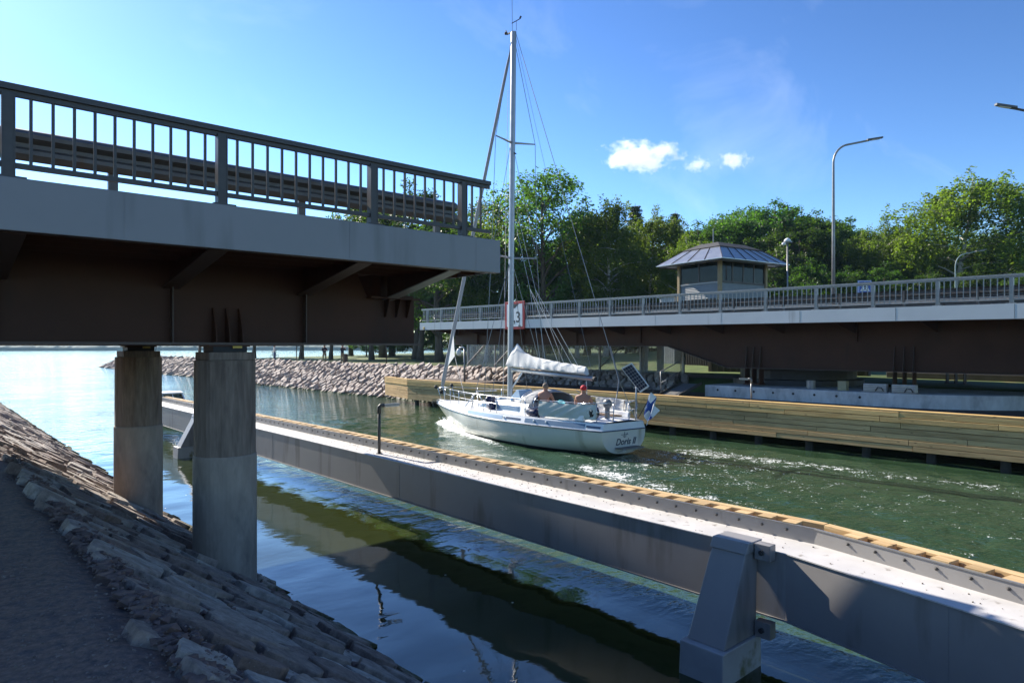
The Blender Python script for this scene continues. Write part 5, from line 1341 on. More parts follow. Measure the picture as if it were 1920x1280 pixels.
for i, (x, y, h, kd, lab) in enumerate(PT):
    t = tree(x, y, h, kd, lab, 'park trees along the path', i, 0.95)
    if 'thickest' in lab: t.scale = (t.scale.x*1.25, t.scale.y*1.25, t.scale.z)

# ------------------------------------------------------------------ people
skin = M('skin', (0.42, 0.20, 0.125), 0.55, 0.12, 8)
hair = M('hair_grey', (0.20, 0.15, 0.11), 0.8, 0.3, 20)
def person(name, label, loc, rotz, J, rad, mats, split, group=None, cap=None, hairm=None, head=(0, 0, 0), parent_scale=1.0):
    """J: joint positions (local), edges implied by the table below; rad: radius by joint; split(face centre) -> material index"""
    E_ = [('pelvis', 'waist'), ('waist', 'chest'), ('chest', 'neck'), ('neck', 'skull'), ('skull', 'crown'), ('chest', 'lsh'), ('lsh', 'lel'), ('lel', 'lwr'), ('lwr', 'lha'), ('chest', 'rsh'), ('rsh', 'rel'), ('rel', 'rwr'), ('rwr', 'rha'),
          ('pelvis', 'lhip'), ('lhip', 'lkn'), ('lkn', 'lan'), ('lan', 'lto'), ('pelvis', 'rhip'), ('rhip', 'rkn'), ('rkn', 'ran'), ('ran', 'rto')]
    names = list(J.keys()); ix = {n: i for i, n in enumerate(names)}
    me = bpy.data.meshes.new('tmp'); me.from_pydata([J[n] for n in names], [(ix[a], ix[b_]) for a, b_ in E_], [])
    o = bpy.data.objects.new('tmp', me); COL.objects.link(o)
    md = o.modifiers.new('skin', 'SKIN'); sv = me.skin_vertices[0].data
    for n in names:
        r = rad[n]; sv[ix[n]].radius = (r, r) if not isinstance(r, tuple) else r
        sv[ix[n]].use_root = (n == 'pelvis')
    md.use_smooth_shade = True
    ss = o.modifiers.new('sub', 'SUBSURF'); ss.levels = 2; ss.render_levels = 2
    dg = bpy.context.evaluated_depsgraph_get(); dg.update()
    m2 = bpy.data.meshes.new_from_object(o.evaluated_get(dg)); bpy.data.objects.remove(o)
    m2.materials.clear()
    for m in mats: m2.materials.append(m)
    for p in m2.polygons: p.material_index = split(p.center); p.use_smooth = True
    t = thing('person', label, 'person', loc, group, rotz)
    if 'aboard' in (group or ''): t.scale = (1.1, 1.1, 1.1)
    ob = bpy.data.objects.new('body', m2); COL.objects.link(ob); ob.parent = t
    hx, hy, hz = J['skull']
    fd = Vector((J['crown'][0]-hx, J['crown'][1]-hy, 0))
    # face: nose, ears, eyes
    b = MB(); b.ball((hx, hy+.098, hz-.005), .017, 6, 4, (.8, 1, 1.3)); b.ball((hx-.085, hy+.0, hz-.005), .026, 6, 4, (.4, .8, 1.3)); b.ball((hx+.085, hy, hz-.005), .026, 6, 4, (.4, .8, 1.3)); b.build('ears_and_nose', skin, t, smooth=True, local=True)
    b = MB(); b.ball((hx-.032, hy+.088, hz+.022), .011, 6, 4); b.ball((hx+.032, hy+.088, hz+.022), .011, 6, 4); b.build('eyes', black, t, smooth=True, local=True)
    MB().box(hx-.025, hx+.025, hy+.080, hy+.094, hz-.058, hz-.050).build('mouth', M('lips', (0.25, 0.09, 0.07), 0.6), t, local=True)
    b = MB()
    if cap is not None:
        b.ball((hx, hy-.005, hz+.062), .108, 12, 8, (.92, 1.04, .82)); b.hexa([(hx-.06, hy+.07, hz+.055), (hx+.06, hy+.07, hz+.055), (hx+.05, hy+.17, hz+.04), (hx-.05, hy+.17, hz+.04), (hx-.06, hy+.07, hz+.07), (hx+.06, hy+.07, hz+.07), (hx+.05, hy+.17, hz+.05), (hx-.05, hy+.17, hz+.05)])
        b.build('cap', cap, t, smooth=True, local=True)
    else:
        b.ball((hx, hy-.018, hz+.040), .104, 12, 8, (.90, 1.0, .92)); b.build('hair', hairm or hair, t, smooth=True, local=True)
    return t
RAD = dict(pelvis=(.15, .12), waist=(.14, .105), chest=(.165, .115), neck=.055, skull=(.078, .095), crown=(.070, .085), lsh=.068, lel=.048, lwr=.036, lha=.040, rsh=.068, rel=.048, rwr=.036, rha=.040,
           lhip=.095, lkn=.066, lan=.045, lto=.042, rhip=.095, rkn=.066, ran=.045, rto=.042)
def standing(bend=0.0, arms='down'):
    J = dict(pelvis=(0, 0, .95), waist=(0, 0, 1.10), chest=(0, 0, 1.33), neck=(0, .01, 1.50), skull=(0, .03, 1.62), crown=(0, .02, 1.72),
             lsh=(-.19, 0, 1.40), rsh=(.19, 0, 1.40), lel=(-.25, .03, 1.12), rel=(.25, .03, 1.12), lwr=(-.20, .20, .98), rwr=(.20, .20, .98), lha=(-.16, .27, .97), rha=(.16, .27, .97),
             lhip=(-.10, 0, .88), rhip=(.10, 0, .88), lkn=(-.12, .03, .48), rkn=(.13, .02, .48), lan=(-.13, -.01, .08), ran=(.15, -.01, .08), lto=(-.14, .14, .045), rto=(.17, .14, .045))
    if arms == 'phone':
        J.update(lel=(-.24, .10, 1.16), lwr=(-.10, .28, 1.22), lha=(-.04, .31, 1.27), rel=(.24, .10, 1.16), rwr=(.10, .28, 1.22), rha=(.04, .31, 1.27))
    if arms == 'camera':
        J.update(lel=(-.24, .14, 1.22), lwr=(-.10, .26, 1.45), lha=(-.05, .25, 1.53), rel=(.24, .14, 1.22), rwr=(.10, .26, 1.45), rha=(.05, .25, 1.53))
    return J
def dressed(c): 
    if c.z > 1.50 or (abs(c.x) < .13 and c.y > .24): return 0
    if c.z < .09: return 3
    if c.z < 1.0: return 2 if abs(c.x) < .32 and c.y < .17 else 0
    return 1
navy = M('navy_cloth', (0.02, 0.022, 0.035), 0.9, 0.2, 20); khaki = M('khaki_cloth', (0.20, 0.16, 0.10), 0.9, 0.2, 20); shoe = M('shoe', (0.03, 0.03, 0.03), 0.7); pale_cloth = M('pale_cloth', (0.5, 0.48, 0.45), 0.9, 0.15, 15); capm = M('cap_pale', (0.40, 0.36, 0.30), 0.8); bluec = M('blue_cloth', (0.05, 0.08, 0.16), 0.9, 0.2, 18)
person('person', 'person in dark top, khaki trousers and cap on the bank, left of the two', (28.4, 58.0, far_z(28.4, 58)+.02), math.radians(170), standing(0, 'phone'), RAD, [skin, navy, khaki, shoe], dressed, 'people on the park bank', cap=capm)
person('person', 'person in dark top and cap photographing from the bank, right of the two', (28.4, 54.5, far_z(28.4, 54.5)+.02), math.radians(200), standing(0, 'camera'), RAD, [skin, navy, khaki, shoe], dressed, 'people on the park bank', cap=capm)
person('person', 'person in dark clothes standing by the path between the two piers', (28.6, 89.5, far_z(28.6, 89.5)+.02), math.radians(150), standing(), RAD, [skin, navy, navy, shoe], dressed, 'people on the park bank')
person('person', 'person in pale top beside a bicycle between the two piers', (28.9, 86.5, far_z(28.9, 86.5)+.02), math.radians(80), standing(0, 'phone'), RAD, [skin, pale_cloth, bluec, shoe], dressed, 'people on the park bank')
person('person', 'person in pale clothes on the path just right of the nearer pier', (30.0, 73.5, far_z(30, 73.5)+.02), math.radians(90), standing(), RAD, [skin, pale_cloth, bluec, shoe], dressed, 'people on the park bank')
def bicycle(x, y, rz, label):
    t = thing('bicycle', label, 'bicycle', (x, y, far_z(x, y)), 'bicycles in the park', rz)
    for yy in (-.52, .52):
        b = MB(); b.tube([(0, yy+.34*math.cos(a), .34+.34*math.sin(a)) for a in np.linspace(0, 2*math.pi, 19)], .02, 5, cap=False)
        wv = b.build('wheel', rubber, t, local=True); b = MB()
        for a in range(6): b.bar((0, yy, .34), (0, yy+.33*math.cos(a*1.047), .34+.33*math.sin(a*1.047)), .006, .006)
        b.build('spokes', rail_light, wv, local=True)
    b = MB()
    for p, q in (((-.52, .34), (-.15, .30)), ((-.15, .30), (-.25, .80)), ((-.15, .30), (.40, .78)), ((-.22, .75), (.40, .80)), ((.52, .34), (.40, .92)), ((-.52, .34), (-.22, .75))): b.tube([(0, *p), (0, *q)], .02, 6)
    b.build('frame', M('bike_frame', (0.05, 0.06, 0.1), 0.4), t, local=True)
    MB().box(-.06, .06, -.38, -.12, .84, .90).build('saddle', rubber, t, local=True)
    b = MB(); b.tube([(-.28, .30, .98), (0, .42, .96), (.28, .30, .98)], .016, 6); b.build('handlebar', rail_light, t, local=True)
bicycle(29.3, 87.6, .3, 'bicycle held by the person in the pale top'); bicycle(30.3, 94.0, .1, 'bicycle parked alone by the path behind the farther pier'); bicycle(30.6, 75.0, 0.2, 'bicycle on the path right of the nearer pier')
def park_post(x, y, h, label, r=.05, name='lamp_post'):
    t = thing(name, label, 'post', (x, y, far_z(x, y)), 'slim posts in the park')
    b = MB(); b.tube([(x, y, far_z(x, y)-.1), (x, y, far_z(x, y)+h)], [r, r*.8], 8); b.build('pole', M('post_dark', (0.03, 0.03, 0.032), 0.5), t, smooth=True)
    b = MB(); b.lathe((x, y, far_z(x, y)+h), [(.05, 0), (.16, .1), (.16, .3), (.04, .36)], 10); b.build('lantern', M('post_dark', (0.03, 0.03, 0.032), 0.5), t, smooth=True)
park_post(29.5, 121.0, 4.0, 'slim dark lamp post near the tip of the headland'); park_post(29.8, 92.5, 4.0, 'slim dark lamp post between the two piers'); park_post(30.3, 68.4, 4.0, 'slim dark lamp post right of the nearer pier'); park_post(31.4, 52.0, 4.0, 'slim dark lamp post right of the photographing person')
def litter_bin(x, y, label):
    t = thing('litter_bin', label, 'litter bin', (x, y, far_z(x, y)), 'litter bins in the park')
    b = MB(); b.lathe((x, y, far_z(x, y)), [(.22, 0), (.25, .75), (.27, .80)], 12); b.build('drum', M('bin_brown', (0.07, 0.055, 0.04), 0.7), t); b = MB(); b.lathe((x, y, far_z(x, y)+.80), [(.27, 0), (.2, .1), (.05, .12)], 12); b.build('lid', M('bin_brown', (0.07, 0.055, 0.04), 0.7), t)
litter_bin(30.0, 57.0, 'brown litter bin between the two standing men on the bank'); litter_bin(30.4, 90.0, 'brown litter bin by the path left of the nearer pier'); litter_bin(28.9, 117.0, 'dark litter bin near the tip of the headland')

# ------------------------------------------------------------------ sailing boat under power
boat = thing('sailing_boat', 'white sailing yacht motoring up the channel with furled sails', 'sailing boat', (BX, BY, 0), None, BH)
gel = M('cream_gelcoat', (0.62, 0.60, 0.52), 0.15, 0.05, 1.5, dirt=((0.38, 0.35, 0.26), 2.2, 0.60, (1, 1, 0.15)))
deckw = M('deck_white', (0.72, 0.74, 0.76), 0.45, 0.05, 3)
navyp = M('navy_stripe', (0.035, 0.06, 0.11), 0.35, 0.1, 3); bluep = M('blue_panel', (0.10, 0.17, 0.26), 0.35, 0.08, 3); palebl = M('pale_blue_panel', (0.30, 0.42, 0.55), 0.4, 0.06, 3)
alu = M('mast_alloy', (0.36, 0.37, 0.385), 0.38, 0.10, 4, metal=0.5); steel = M('stainless', (0.6, 0.6, 0.6), 0.2, 0.05, 4, metal=0.9)
canvas = M('white_canvas', (0.62, 0.63, 0.62), 0.85, 0.08, 6, bump=0.03, bscale=9); greycv = M('grey_canvas', (0.33, 0.34, 0.35), 0.85, 0.1, 6, bump=0.03, bscale=9); beigecv = M('cloth_pale', (0.50, 0.53, 0.50), 0.85, 0.08, 5, bump=0.03, bscale=7)
wire = M('rigging_wire', (0.22, 0.22, 0.22), 0.4, 0.05, 4, metal=0.6); rope = M('rope_white', (0.6, 0.6, 0.58), 0.8, 0.1, 9)
YS = np.linspace(0, 11.86, 60)
def sm(xs_, ys_, Y):
    f = np.interp(np.linspace(-2, 14, 1601), xs_, ys_); k = np.ones(121)/121; fp = np.convolve(np.pad(f, 60, mode='edge'), k, 'valid')
    return np.interp(Y, np.linspace(-2, 14, 1601), fp)
HBX = [-1, 0, 1.5, 3, 5, 7, 9, 10.5, 11.86, 13]; HBV = [.72, .98, 1.32, 1.56, 1.70, 1.52, 1.02, .50, -.02, -.6]
hb = lambda y: float(max(.012, sm(HBX, HBV, y)))
zk = lambda y: float(np.interp(y, [0, 1, 3, 8, 9.7, 10.5, 11.86], [.05, -.12, -.42, -.42, -.25, 0.0, .86]))
zs_ = lambda y: .80+.05*(y/11.86)**2
def station(y, n=12):
    B_, k0, z1 = hb(y), zk(y), zs_(y); v = min(1, max(0, (y-7.5)/3.5)); out = []
    for i in range(n+1):
        g = i/n; full = (1-(1-g)**2.3)**.58; vee = g**.85
        out.append((B_*(full*(1-v)+vee*v), k0+(z1-k0)*(g**(1.35-.35*v))))
    return out
b = MB()
for sg_ in (-1, 1):
    P = [[(sg_*x, y, z) for x, z in station(y)] for y in YS]
    if sg_ > 0: P = P[::-1]
    b.grid(P)
st0 = station(0); poly = [(-x, 0, z) for x, z in st0[::-1]]+[(x, 0, z) for x, z in st0[1:]]
b.add(poly, [tuple(range(len(poly)))])
hull = b.build('hull', gel, boat, smooth=True, local=True)
wed = hull.modifiers.new('edge', 'EDGE_SPLIT'); wed.split_angle = math.radians(40)
# dark boot top just above the water
b = MB()
for sg_ in (-1, 1):
    P = []
    for y in np.linspace(.35, 10.52, 50):
        S_ = station(y, 40); zz = [z for x, z in S_]; xx = [x for x, z in S_]
        P.append([(sg_*(np.interp(q, zz, xx)+.006), y, q) for q in (-.02, .035, .075)])
    if sg_ > 0: P = P[::-1]
    b.grid(P)
b.build('boot_top', M('boot_black', (0.015, 0.016, 0.018), 0.4), hull, local=True)
# rubbing strake
for sg_ in (-1, 1):
    b = MB(); b.tube([(sg_*(hb(y)+.008), y, zs_(y)) for y in YS[::2]]+[(0, 11.87, zs_(11.86))], .022, 6); b.build('strake', navyp, boat, smooth=True, local=True)
b = MB(); b.tube([(-hb(0), -.008, zs_(0)), (hb(0), -.008, zs_(0))], .02, 6); b.build('strake', navyp, boat, local=True)
bw = lambda y: float(np.interp(y, [0, 2, 9, 11.86], [.23, .24, .20, .13]))
def bandp(sg_, y, f, off=0.0): return (sg_*max(.01, (hb(y)-.01-.085*f*min(1, hb(y)/.4)+off)), y-.10*f*(1 if y < .2 else 0)*0, zs_(y)+.01+bw(y)*f)
b = MB()
for sg_ in (-1, 1):
    P = [[bandp(sg_, y, f) for f in (0, .35, .7, .9, 1)] for y in YS]
    if sg_ > 0: P = P[::-1]
    b.grid(P)
p = [bandp(-1, 0, 0), bandp(1, 0, 0), bandp(1, 0, 1), bandp(-1, 0, 1)]; b.add(p, [(0, 1, 2, 3)])
b.build('bulwark', deckw, boat, smooth=True, local=True).modifiers.new('edge', 'EDGE_SPLIT').split_angle = math.radians(35)
for sg_ in (-1, 1):
    for y0, y1, f0, f1, m in ((4.4, 6.9, .28, .80, palebl), (.65, 3.2, .22, .80, bluep), (3.42, 4.2, .38, .68, navyp), (.08, .60, .35, .62, navyp)):
        b = MB(); P = [[bandp(sg_, y, f, .007) for f in (f0, (f0+f1)/2, f1)] for y in np.linspace(y0, y1, 14)]; P = P if sg_ < 0 else P[::-1]; b.grid(P); b.build('side_panel', m, boat, smooth=True, local=True)
    for y in (2.2, 2.75, 4.3):
        b = MB(); b.ball(bandp(sg_, y, .55, .02), .035, 8, 6); b.build('fairlead', deckw, boat, smooth=True, local=True)
# deck with a real cockpit well
wl0, wl1, ww = .95, 3.65, .46
dz = lambda x, y: zs_(y)+bw(y)+.012+.06*(1-(x/max(.2, hb(y)))**2)
b = MB(); ysd = sorted(set(list(YS)+[wl0, wl1]))
for i in range(len(ysd)-1):
    ya, yb = ysd[i], ysd[i+1]; well = wl0-1e-6 <= ya and yb <= wl1+1e-6
    for sg_ in (-1, 1):
        fr = [0, .25, .5, .75, 1]
        e0 = lambda y: (ww if well else 0)
        ra_ = [(sg_*(e0(ya)+(abs(bandp(1, ya, 1)[0])-e0(ya))*f), ya) for f in fr]; rb_ = [(sg_*(e0(yb)+(abs(bandp(1, yb, 1)[0])-e0(yb))*f), yb) for f in fr]
        P = [[(x, y, dz(x, y)) for x, y in ra_], [(x, y, dz(x, y)) for x, y in rb_]]
        b.grid(P if sg_ < 0 else P[::-1])
b.build('deck', deckw, boat, local=True)
b = MB(); zb = .62; zt_ = 1.10
b.add([(-ww, wl0, zb), (ww, wl0, zb), (ww, wl1, zb), (-ww, wl1, zb), (-ww, wl0, zt_), (ww, wl0, zt_), (ww, wl1, zt_), (-ww, wl1, zt_)], [(0, 1, 2, 3), (0, 4, 5, 1), (1, 5, 6, 2), (2, 6, 7, 3), (3, 7, 4, 0)])
b.build('cockpit_well', deckw, boat, local=True)
for sg_ in (-1, 1):
    MB().hexa([(sg_*.95, .75, 1.07), (sg_*1.08, .75, 1.07), (sg_*1.22, 3.7, 1.07), (sg_*1.08, 3.7, 1.07), (sg_*.98, .75, 1.25), (sg_*1.06, .75, 1.25), (sg_*1.20, 3.7, 1.30), (sg_*1.11, 3.7, 1.30)]).build('coaming', deckw, boat, local=True, bevel=.02, fix=True)
    MB().box(min(sg_*.50, sg_*.93), max(sg_*.50, sg_*.93), 1.0, 3.6, 1.085, 1.135).build('cockpit_seat', M('seat_teak', (0.25, 0.16, 0.09), 0.7), boat, local=True, bevel=.01)
# coachroof
rw = lambda y: float(np.interp(y, [3.7, 5.5, 7.2, 8.3], [1.08, 1.05, .82, .45])); rh = lambda y: float(np.interp(y, [3.7, 5.0, 7.4, 8.35], [.40, .38, .26, .03]))
b = MB(); P = []
for y in np.linspace(3.7, 8.35, 18):
    w, h = rw(y), rh(y); z0 = 1.04; P.append([(-w, y, z0), (-w*.96, y, z0+h*.55), (-w*.88, y, z0+h*.92), (-w*.5, y, z0+h*1.06), (0, y, z0+h*1.12), (w*.5, y, z0+h*1.06), (w*.88, y, z0+h*.92), (w*.96, y, z0+h*.55), (w, y, z0)])
b.grid(P); n9 = 9; b.add(P[0], [tuple(range(n9))])
b.build('coachroof', deckw, boat, smooth=True, local=True)
for sg_ in (-1, 1):
    b = MB(); P = [[(sg_*(rw(y)*f+.006), y, 1.04+rh(y)*g) for f, g in ((.985, .22), (.968, .46), (.945, .66))] for y in np.linspace(4.1, 6.9, 14)]; b.grid(P if sg_ < 0 else P[::-1]); b.build('cabin_window', bluep, boat, local=True)
MB().hexa([(-.36, 6.35, 1.39), (.36, 6.35, 1.39), (.34, 6.95, 1.36), (-.34, 6.95, 1.36), (-.34, 6.37, 1.45), (.34, 6.37, 1.45), (.32, 6.93, 1.41), (-.32, 6.93, 1.41)]).build('hatch', palebl, boat, local=True, bevel=.01)
MB().hexa([(-.34, 5.0, 1.46), (.34, 5.0, 1.46), (.34, 5.7, 1.46), (-.34, 5.7, 1.46), (-.32, 5.15, 1.80), (.32, 5.15, 1.80), (.32, 5.25, 1.83), (-.32, 5.25, 1.83)]).build('raised_hatch', palebl, boat, local=True, bevel=.01)
for y in (4.4, 5.0):
    for sg_ in (-1, 1):
        b = MB(); b.lathe((sg_*.72, y, 1.41), [(.09, 0), (.07, .05), (.075, .13), (.06, .15)], 10); b.build('winch', steel, boat, smooth=True, local=True)
# mast, boom, rigging
b = MB(); mv = lambda z: 6.14-.24*(z-1.4)/14.2
P = []
for z in np.linspace(1.42, 15.65, 14): P.append([(.095*math.cos(a), mv(z)+.135*math.sin(a), z) for a in np.linspace(0, 2*math.pi, 13)])
b.grid(P[::-1]); b.add([P[-1][k] for k in range(12)], [tuple(range(12))])
mast = b.build('mast', alu, boat, smooth=True, local=True)
b = MB(); b.tube([(0, 5.95, 2.56), (0, 1.38, 2.36)], .075, 12); boom = b.build('boom', alu, boat, smooth=True, local=True)
b = MB(); b.tube([(0, 1.39, 2.36), (0, 1.30, 2.356)], .085, 12); b.build('end_cap', rubber, boom, local=True)
MB().box(-.05, .05, 5.86, 6.0, 2.45, 2.62).build('gooseneck', steel, boom, local=True)
# sail cover with folds
b = MB(); P = []
for i in range(64):
    f = i/63; y = 6.20-4.45*f
    top = np.interp(y, [1.7, 3, 4.6, 5.2, 5.62, 5.95, 6.25], [.22, .28, .40, .55, .86, .62, .18]); zb = 2.36+.2*(y-1.38)/4.57+.17; w = np.interp(y, [1.7, 3, 5, 6.0, 6.25], [.10, .13, .17, .20, .16]); row = []
    for k in range(17):
        a = 2*math.pi*k/16; wr = .010*math.sin(y*15+2.5*mnoise.noise(Vector((y*2, 0, 1)))+k*.9)+.045*mnoise.noise(Vector((y*4.5+k*.5, k*.6, 2)))
        ca_, sa_ = math.cos(a), math.sin(a)
        row.append(((w+wr)*ca_*(1 if sa_ < 0 else (1-.75*sa_**1.6)), y+.03*sa_, zb+(top*max(0, sa_)**.9 if sa_ > 0 else .07*sa_)+.4*wr*(sa_ > 0)))
    P.append(row)
b.grid(P); b.add(P[0][:16], [tuple(range(16))]); b.add(P[-1][:16], [tuple(range(15, -1, -1))])
cov = b.build('sail_cover', canvas, boat, smooth=True, local=True)
b = MB(); b.tube([(0, 11.42, 1.45), (0, 11.25, 1.95), (0, 6.35, 14.4), (0, 6.08, 15.1)], [.05, .095, .06, .025], 10)
roll = b.build('furled_jib', M('sail_cloth', (0.33, 0.34, 0.36), 0.8, 0.10, 4, bump=0.02, bscale=12, stretch=(1, 1, .4)), boat, smooth=True, local=True)
b = MB(); b.add([(-.05, 10.85, 2.55), (-.06, 10.30, 4.05), (-.16, 10.02, 3.05), (-.04, 10.85, 2.55), (-.05, 10.30, 4.05), (-.15, 10.02, 3.05)], [(0, 1, 2), (5, 4, 3), (0, 3, 4, 1), (1, 4, 5, 2), (2, 5, 3, 0)]); b.build('clew', canvas, roll, local=True)
b = MB(); b.lathe((0, 11.43, 1.30), [(.05, 0), (.11, .03), (.11, .07), (.05, .09), (.11, .11), (.11, .15), (.05, .18)], 10); b.build('furling_drum', rubber, roll, local=True)
for z, L_, nm in ((11.38, .95, 'upper'), (6.9, 1.1, 'lower')):
    for sg_ in (-1, 1):
        b = MB(); b.tube([(sg_*.08, mv(z), z), (sg_*L_, mv(z)-.22, z+.05)], [.045, .025], 6); b.build('spreader', alu, mast, local=True)
def stay(pts_, r=.011, m=None): b = MB(); b.tube(pts_, r, 5, cap=False); b.build('stay', m or wire, boat, local=True)
for sg_ in (-1, 1):
    stay([(sg_*.06, 5.93, 15.4), (sg_*.95, mv(11.38)-.22, 11.43), (sg_*1.1, mv(6.9)-.22, 6.95), (sg_*1.50, 5.75, 1.04)])
    stay([(sg_*.08, 6.02, 11.2), (sg_*1.1, mv(6.9)-.22, 6.95)], .009)
    stay([(sg_*.08, 6.08, 6.7), (sg_*1.48, 5.35, 1.04)]); stay([(sg_*.08, 6.08, 6.7), (sg_*1.42, 6.75, 1.04)])
    stay([(sg_*.10, 6.0, 9.2), (sg_*.13, 4.7, 5.6), (sg_*.12, 4.1, 2.9)], .007, rope); stay([(sg_*.13, 4.7, 5.6), (sg_*.12, 3.0, 2.75)], .007, rope); stay([(sg_*.13, 4.7, 5.6), (sg_*.12, 2.2, 2.65)], .007, rope)
stay([(0, 5.78, 15.62), (0, .22, 2.35)]); stay([(0, .22, 2.35), (-.55, -.02, 1.06)]); stay([(0, .22, 2.35), (.55, -.02, 1.06)])
b = MB(); b.tube([(0, .62, 3.45), (0, .22, 2.35), (-.22, .12, 1.80)], [.014, .028, .018], 6); b.build('backstay_tensioner', wire, boat, local=True)
stay([(0, 5.80, 15.5), (0, 1.45, 2.45)], .006); stay([(0, 1.75, 2.33), (0, 1.7, 1.15)], .014, rope); stay([(.03, 6.2, 15.3), (.25, 6.4, 1.45)], .008, rope); stay([(-.04, 6.22, 13.5), (-.22, 6.3, 1.45)], .008, rope)
stay([(-.16, 10.02, 3.05), (-1.1, 7.6, 1.25)], .009, rope); stay([(0, 5.3, 2.5), (0, 6.1, 1.75)], .035, alu)
b = MB(); b.tube([(0, 5.98, 15.65), (-.02, 5.98, 17.3)], .010, 5); b.build('aerial', wire, mast, local=True)
b = MB(); b.bar((0, 5.9, 15.68), (0, 6.35, 15.74), .05, .05); b.bar((0, 6.3, 15.74), (0, 6.42, 15.92), .03, .03); b.ball((0, 6.42, 15.80), .06, 8, 5); b.tube([(0, 5.72, 15.65), (0, 5.72, 16.0)], .008, 5); b.bar((-.05, 5.95, 16.0), (.05, 5.5, 16.05), .015, .03); b.bar((0, 5.5, 16.03), (.02, 5.44, 16.10), .01, .08); b.build('masthead_gear', rubber, mast, local=True)
b = MB(); b.tube([(0, 5.75, 10.9), (0, 6.05, 11.05)], .03, 6); b.build('steaming_light', rubber, mast, local=True)
# guard wires, pulpit, pushpit
def edge(y, s_=1, inn=.06): return s_*max(.05, abs(bandp(1, y, 1)[0])-inn)
for sg_ in (-1, 1):
    ysn = (9.5, 8.2, 6.65, 4.9, 3.3)
    for y in ysn:
        b = MB(); b.tube([(edge(y, sg_), y, dz(edge(y), y)-.02), (edge(y, sg_)*1.0, y, 1.66)], .016, 6); b.build('stanchion', steel, boat, smooth=True, local=True)
    for z in (1.64, 1.38):
        b = MB(); b.tube([(edge(10.8, sg_), 10.8, z)]+[(edge(y, sg_), y, z) for y in ysn]+[(edge(.8, sg_), .8, z)], .007, 4, cap=False); b.build('guard_wire', steel, boat, local=True)
    b = MB(); y_ = .15
    b.tube([(edge(1.1, sg_), 1.1, 1.08), (edge(1.0, sg_), 1.0, 1.62), (edge(.4, sg_), .3, 1.66), (sg_*.35, .12, 1.66)], .018, 7); b.tube([(edge(.35, sg_), .3, 1.08), (edge(.35, sg_), .3, 1.66)], .016, 6); b.tube([(edge(.9, sg_), .95, 1.36), (edge(.4, sg_), .3, 1.38), (sg_*.35, .12, 1.38)], .014, 6); b.tube([(sg_*.35, .12, 1.07), (sg_*.35, .12, 1.66)], .016, 6)
    b.build('pushpit', steel, boat, smooth=True, local=True)
    b = MB(); b.tube([(edge(10.7, sg_), 10.7, 1.05), (edge(10.8, sg_), 10.85, 1.66), (sg_*.16, 11.7, 1.58), (sg_*.02, 11.85, 1.50)], .018, 7); b.tube([(edge(11.3, sg_), 11.3, 1.0), (sg_*.20, 11.4, 1.60)], .016, 6); b.build('pulpit', steel, boat, smooth=True, local=True)
b = MB(); b.tube([(-edge(7.4), 7.4, 1.1), (-.62, 7.55, 1.66), (-.25, 6.7, 1.72)], .022, 6); b.tube([(-.62, 7.55, 1.66), (-.95, 6.6, 1.3)], .02, 6); b.tube([(-.9, 7.0, 1.1), (-.62, 7.55, 1.66)], .018, 6); b.build('mast_brace', steel, boat, smooth=True, local=True)
b = MB(); b.bar((0, 11.5, .98), (0, 12.05, .92), .10, .04); b.bar((0, 11.95, .95), (.0, 11.70, .80), .04, .04); b.bar((-.16, 12.02, .90), (.16, 12.02, .90), .05, .10); b.build('anchor', rail_steel, boat, local=True)
b = MB(); b.ball((-.22, 11.55, 1.62), .09, 8, 6); b.ball((.25, 10.95, 1.70), .09, 8, 6); b.build('bow_lights', rubber, boat, smooth=True, local=True)
# cloths
def cloth(pts_fn, y0, y1, z0, z1, sg_, m, name, sag=0.05):
    b = MB(); F_ = []; 
    for q in (0, .012):
        P = []
        for i in range(26):
            f = i/25; y = y0+(y1-y0)*f; row = []
            for k in range(9):
                g = k/8; zz = z0(f)+(z1(f)-z0(f))*g
                row.append((pts_fn(y)+sg_*(q+sag*math.sin(g*math.pi)*.5+.016*math.sin(f*23+g*9)*(1-g)+.010*math.sin(g*14+f*31)), y, zz))
            P.append(row)
        F_.append(P); b.grid(P if q == 0 else [r[::-1] for r in P])
    return b.build(name, m, boat, smooth=True, local=True)
cloth(lambda y: -edge(y, 1, .05), .30, 2.62, lambda f: 1.14-.03*f, lambda f: 1.62-.03*math.sin(f*math.pi), -1, beigecv, 'weather_cloth')
cloth(lambda y: edge(y, 1, .05), .72, 2.75, lambda f: 1.12, lambda f: 1.60+.06*math.sin(f*math.pi), 1, canvas, 'weather_cloth')
b = MB(); b.tube([(-edge(2.64), 2.64, 1.05), (-edge(2.64), 2.64, 1.66)], .03, 6); b.build('cloth_pole', rubber, boat, local=True)
b = MB(); P = []
for i in range(9):
    f = i/8; y = 3.45+1.45*f; hgt = [.52, .58, .60, .58, .52, .43, .31, .17, .04][i]; w = .94-.10*f
    P.append([(-w*math.cos(a)*(1 if abs(math.cos(a)) < .9 else 1.0), y, 1.30+hgt*math.sin(a)**.6 if math.sin(a) > 0 else 1.30) for a in np.linspace(0, math.pi, 15)])
b.grid(P); b.build('sprayhood', greycv, boat, smooth=True, local=True, fix=True).modifiers.new('solid', 'SOLIDIFY').thickness = .012
for y in (3.45, 4.2):
    b = MB(); h_ = .53 if y < 4 else .57; b.tube([(-.95*math.cos(a), y, 1.30+h_*max(0, math.sin(a))**.6) for a in np.linspace(0, math.pi, 17)], .015, 6); b.build('hood_frame', steel, boat, smooth=True, local=True)
b = MB(); b.tube([(1.0, 3.4, 1.86), (1.05, 1.9, 1.20)], .012, 5); b.build('hood_strap', rope, boat, local=True)
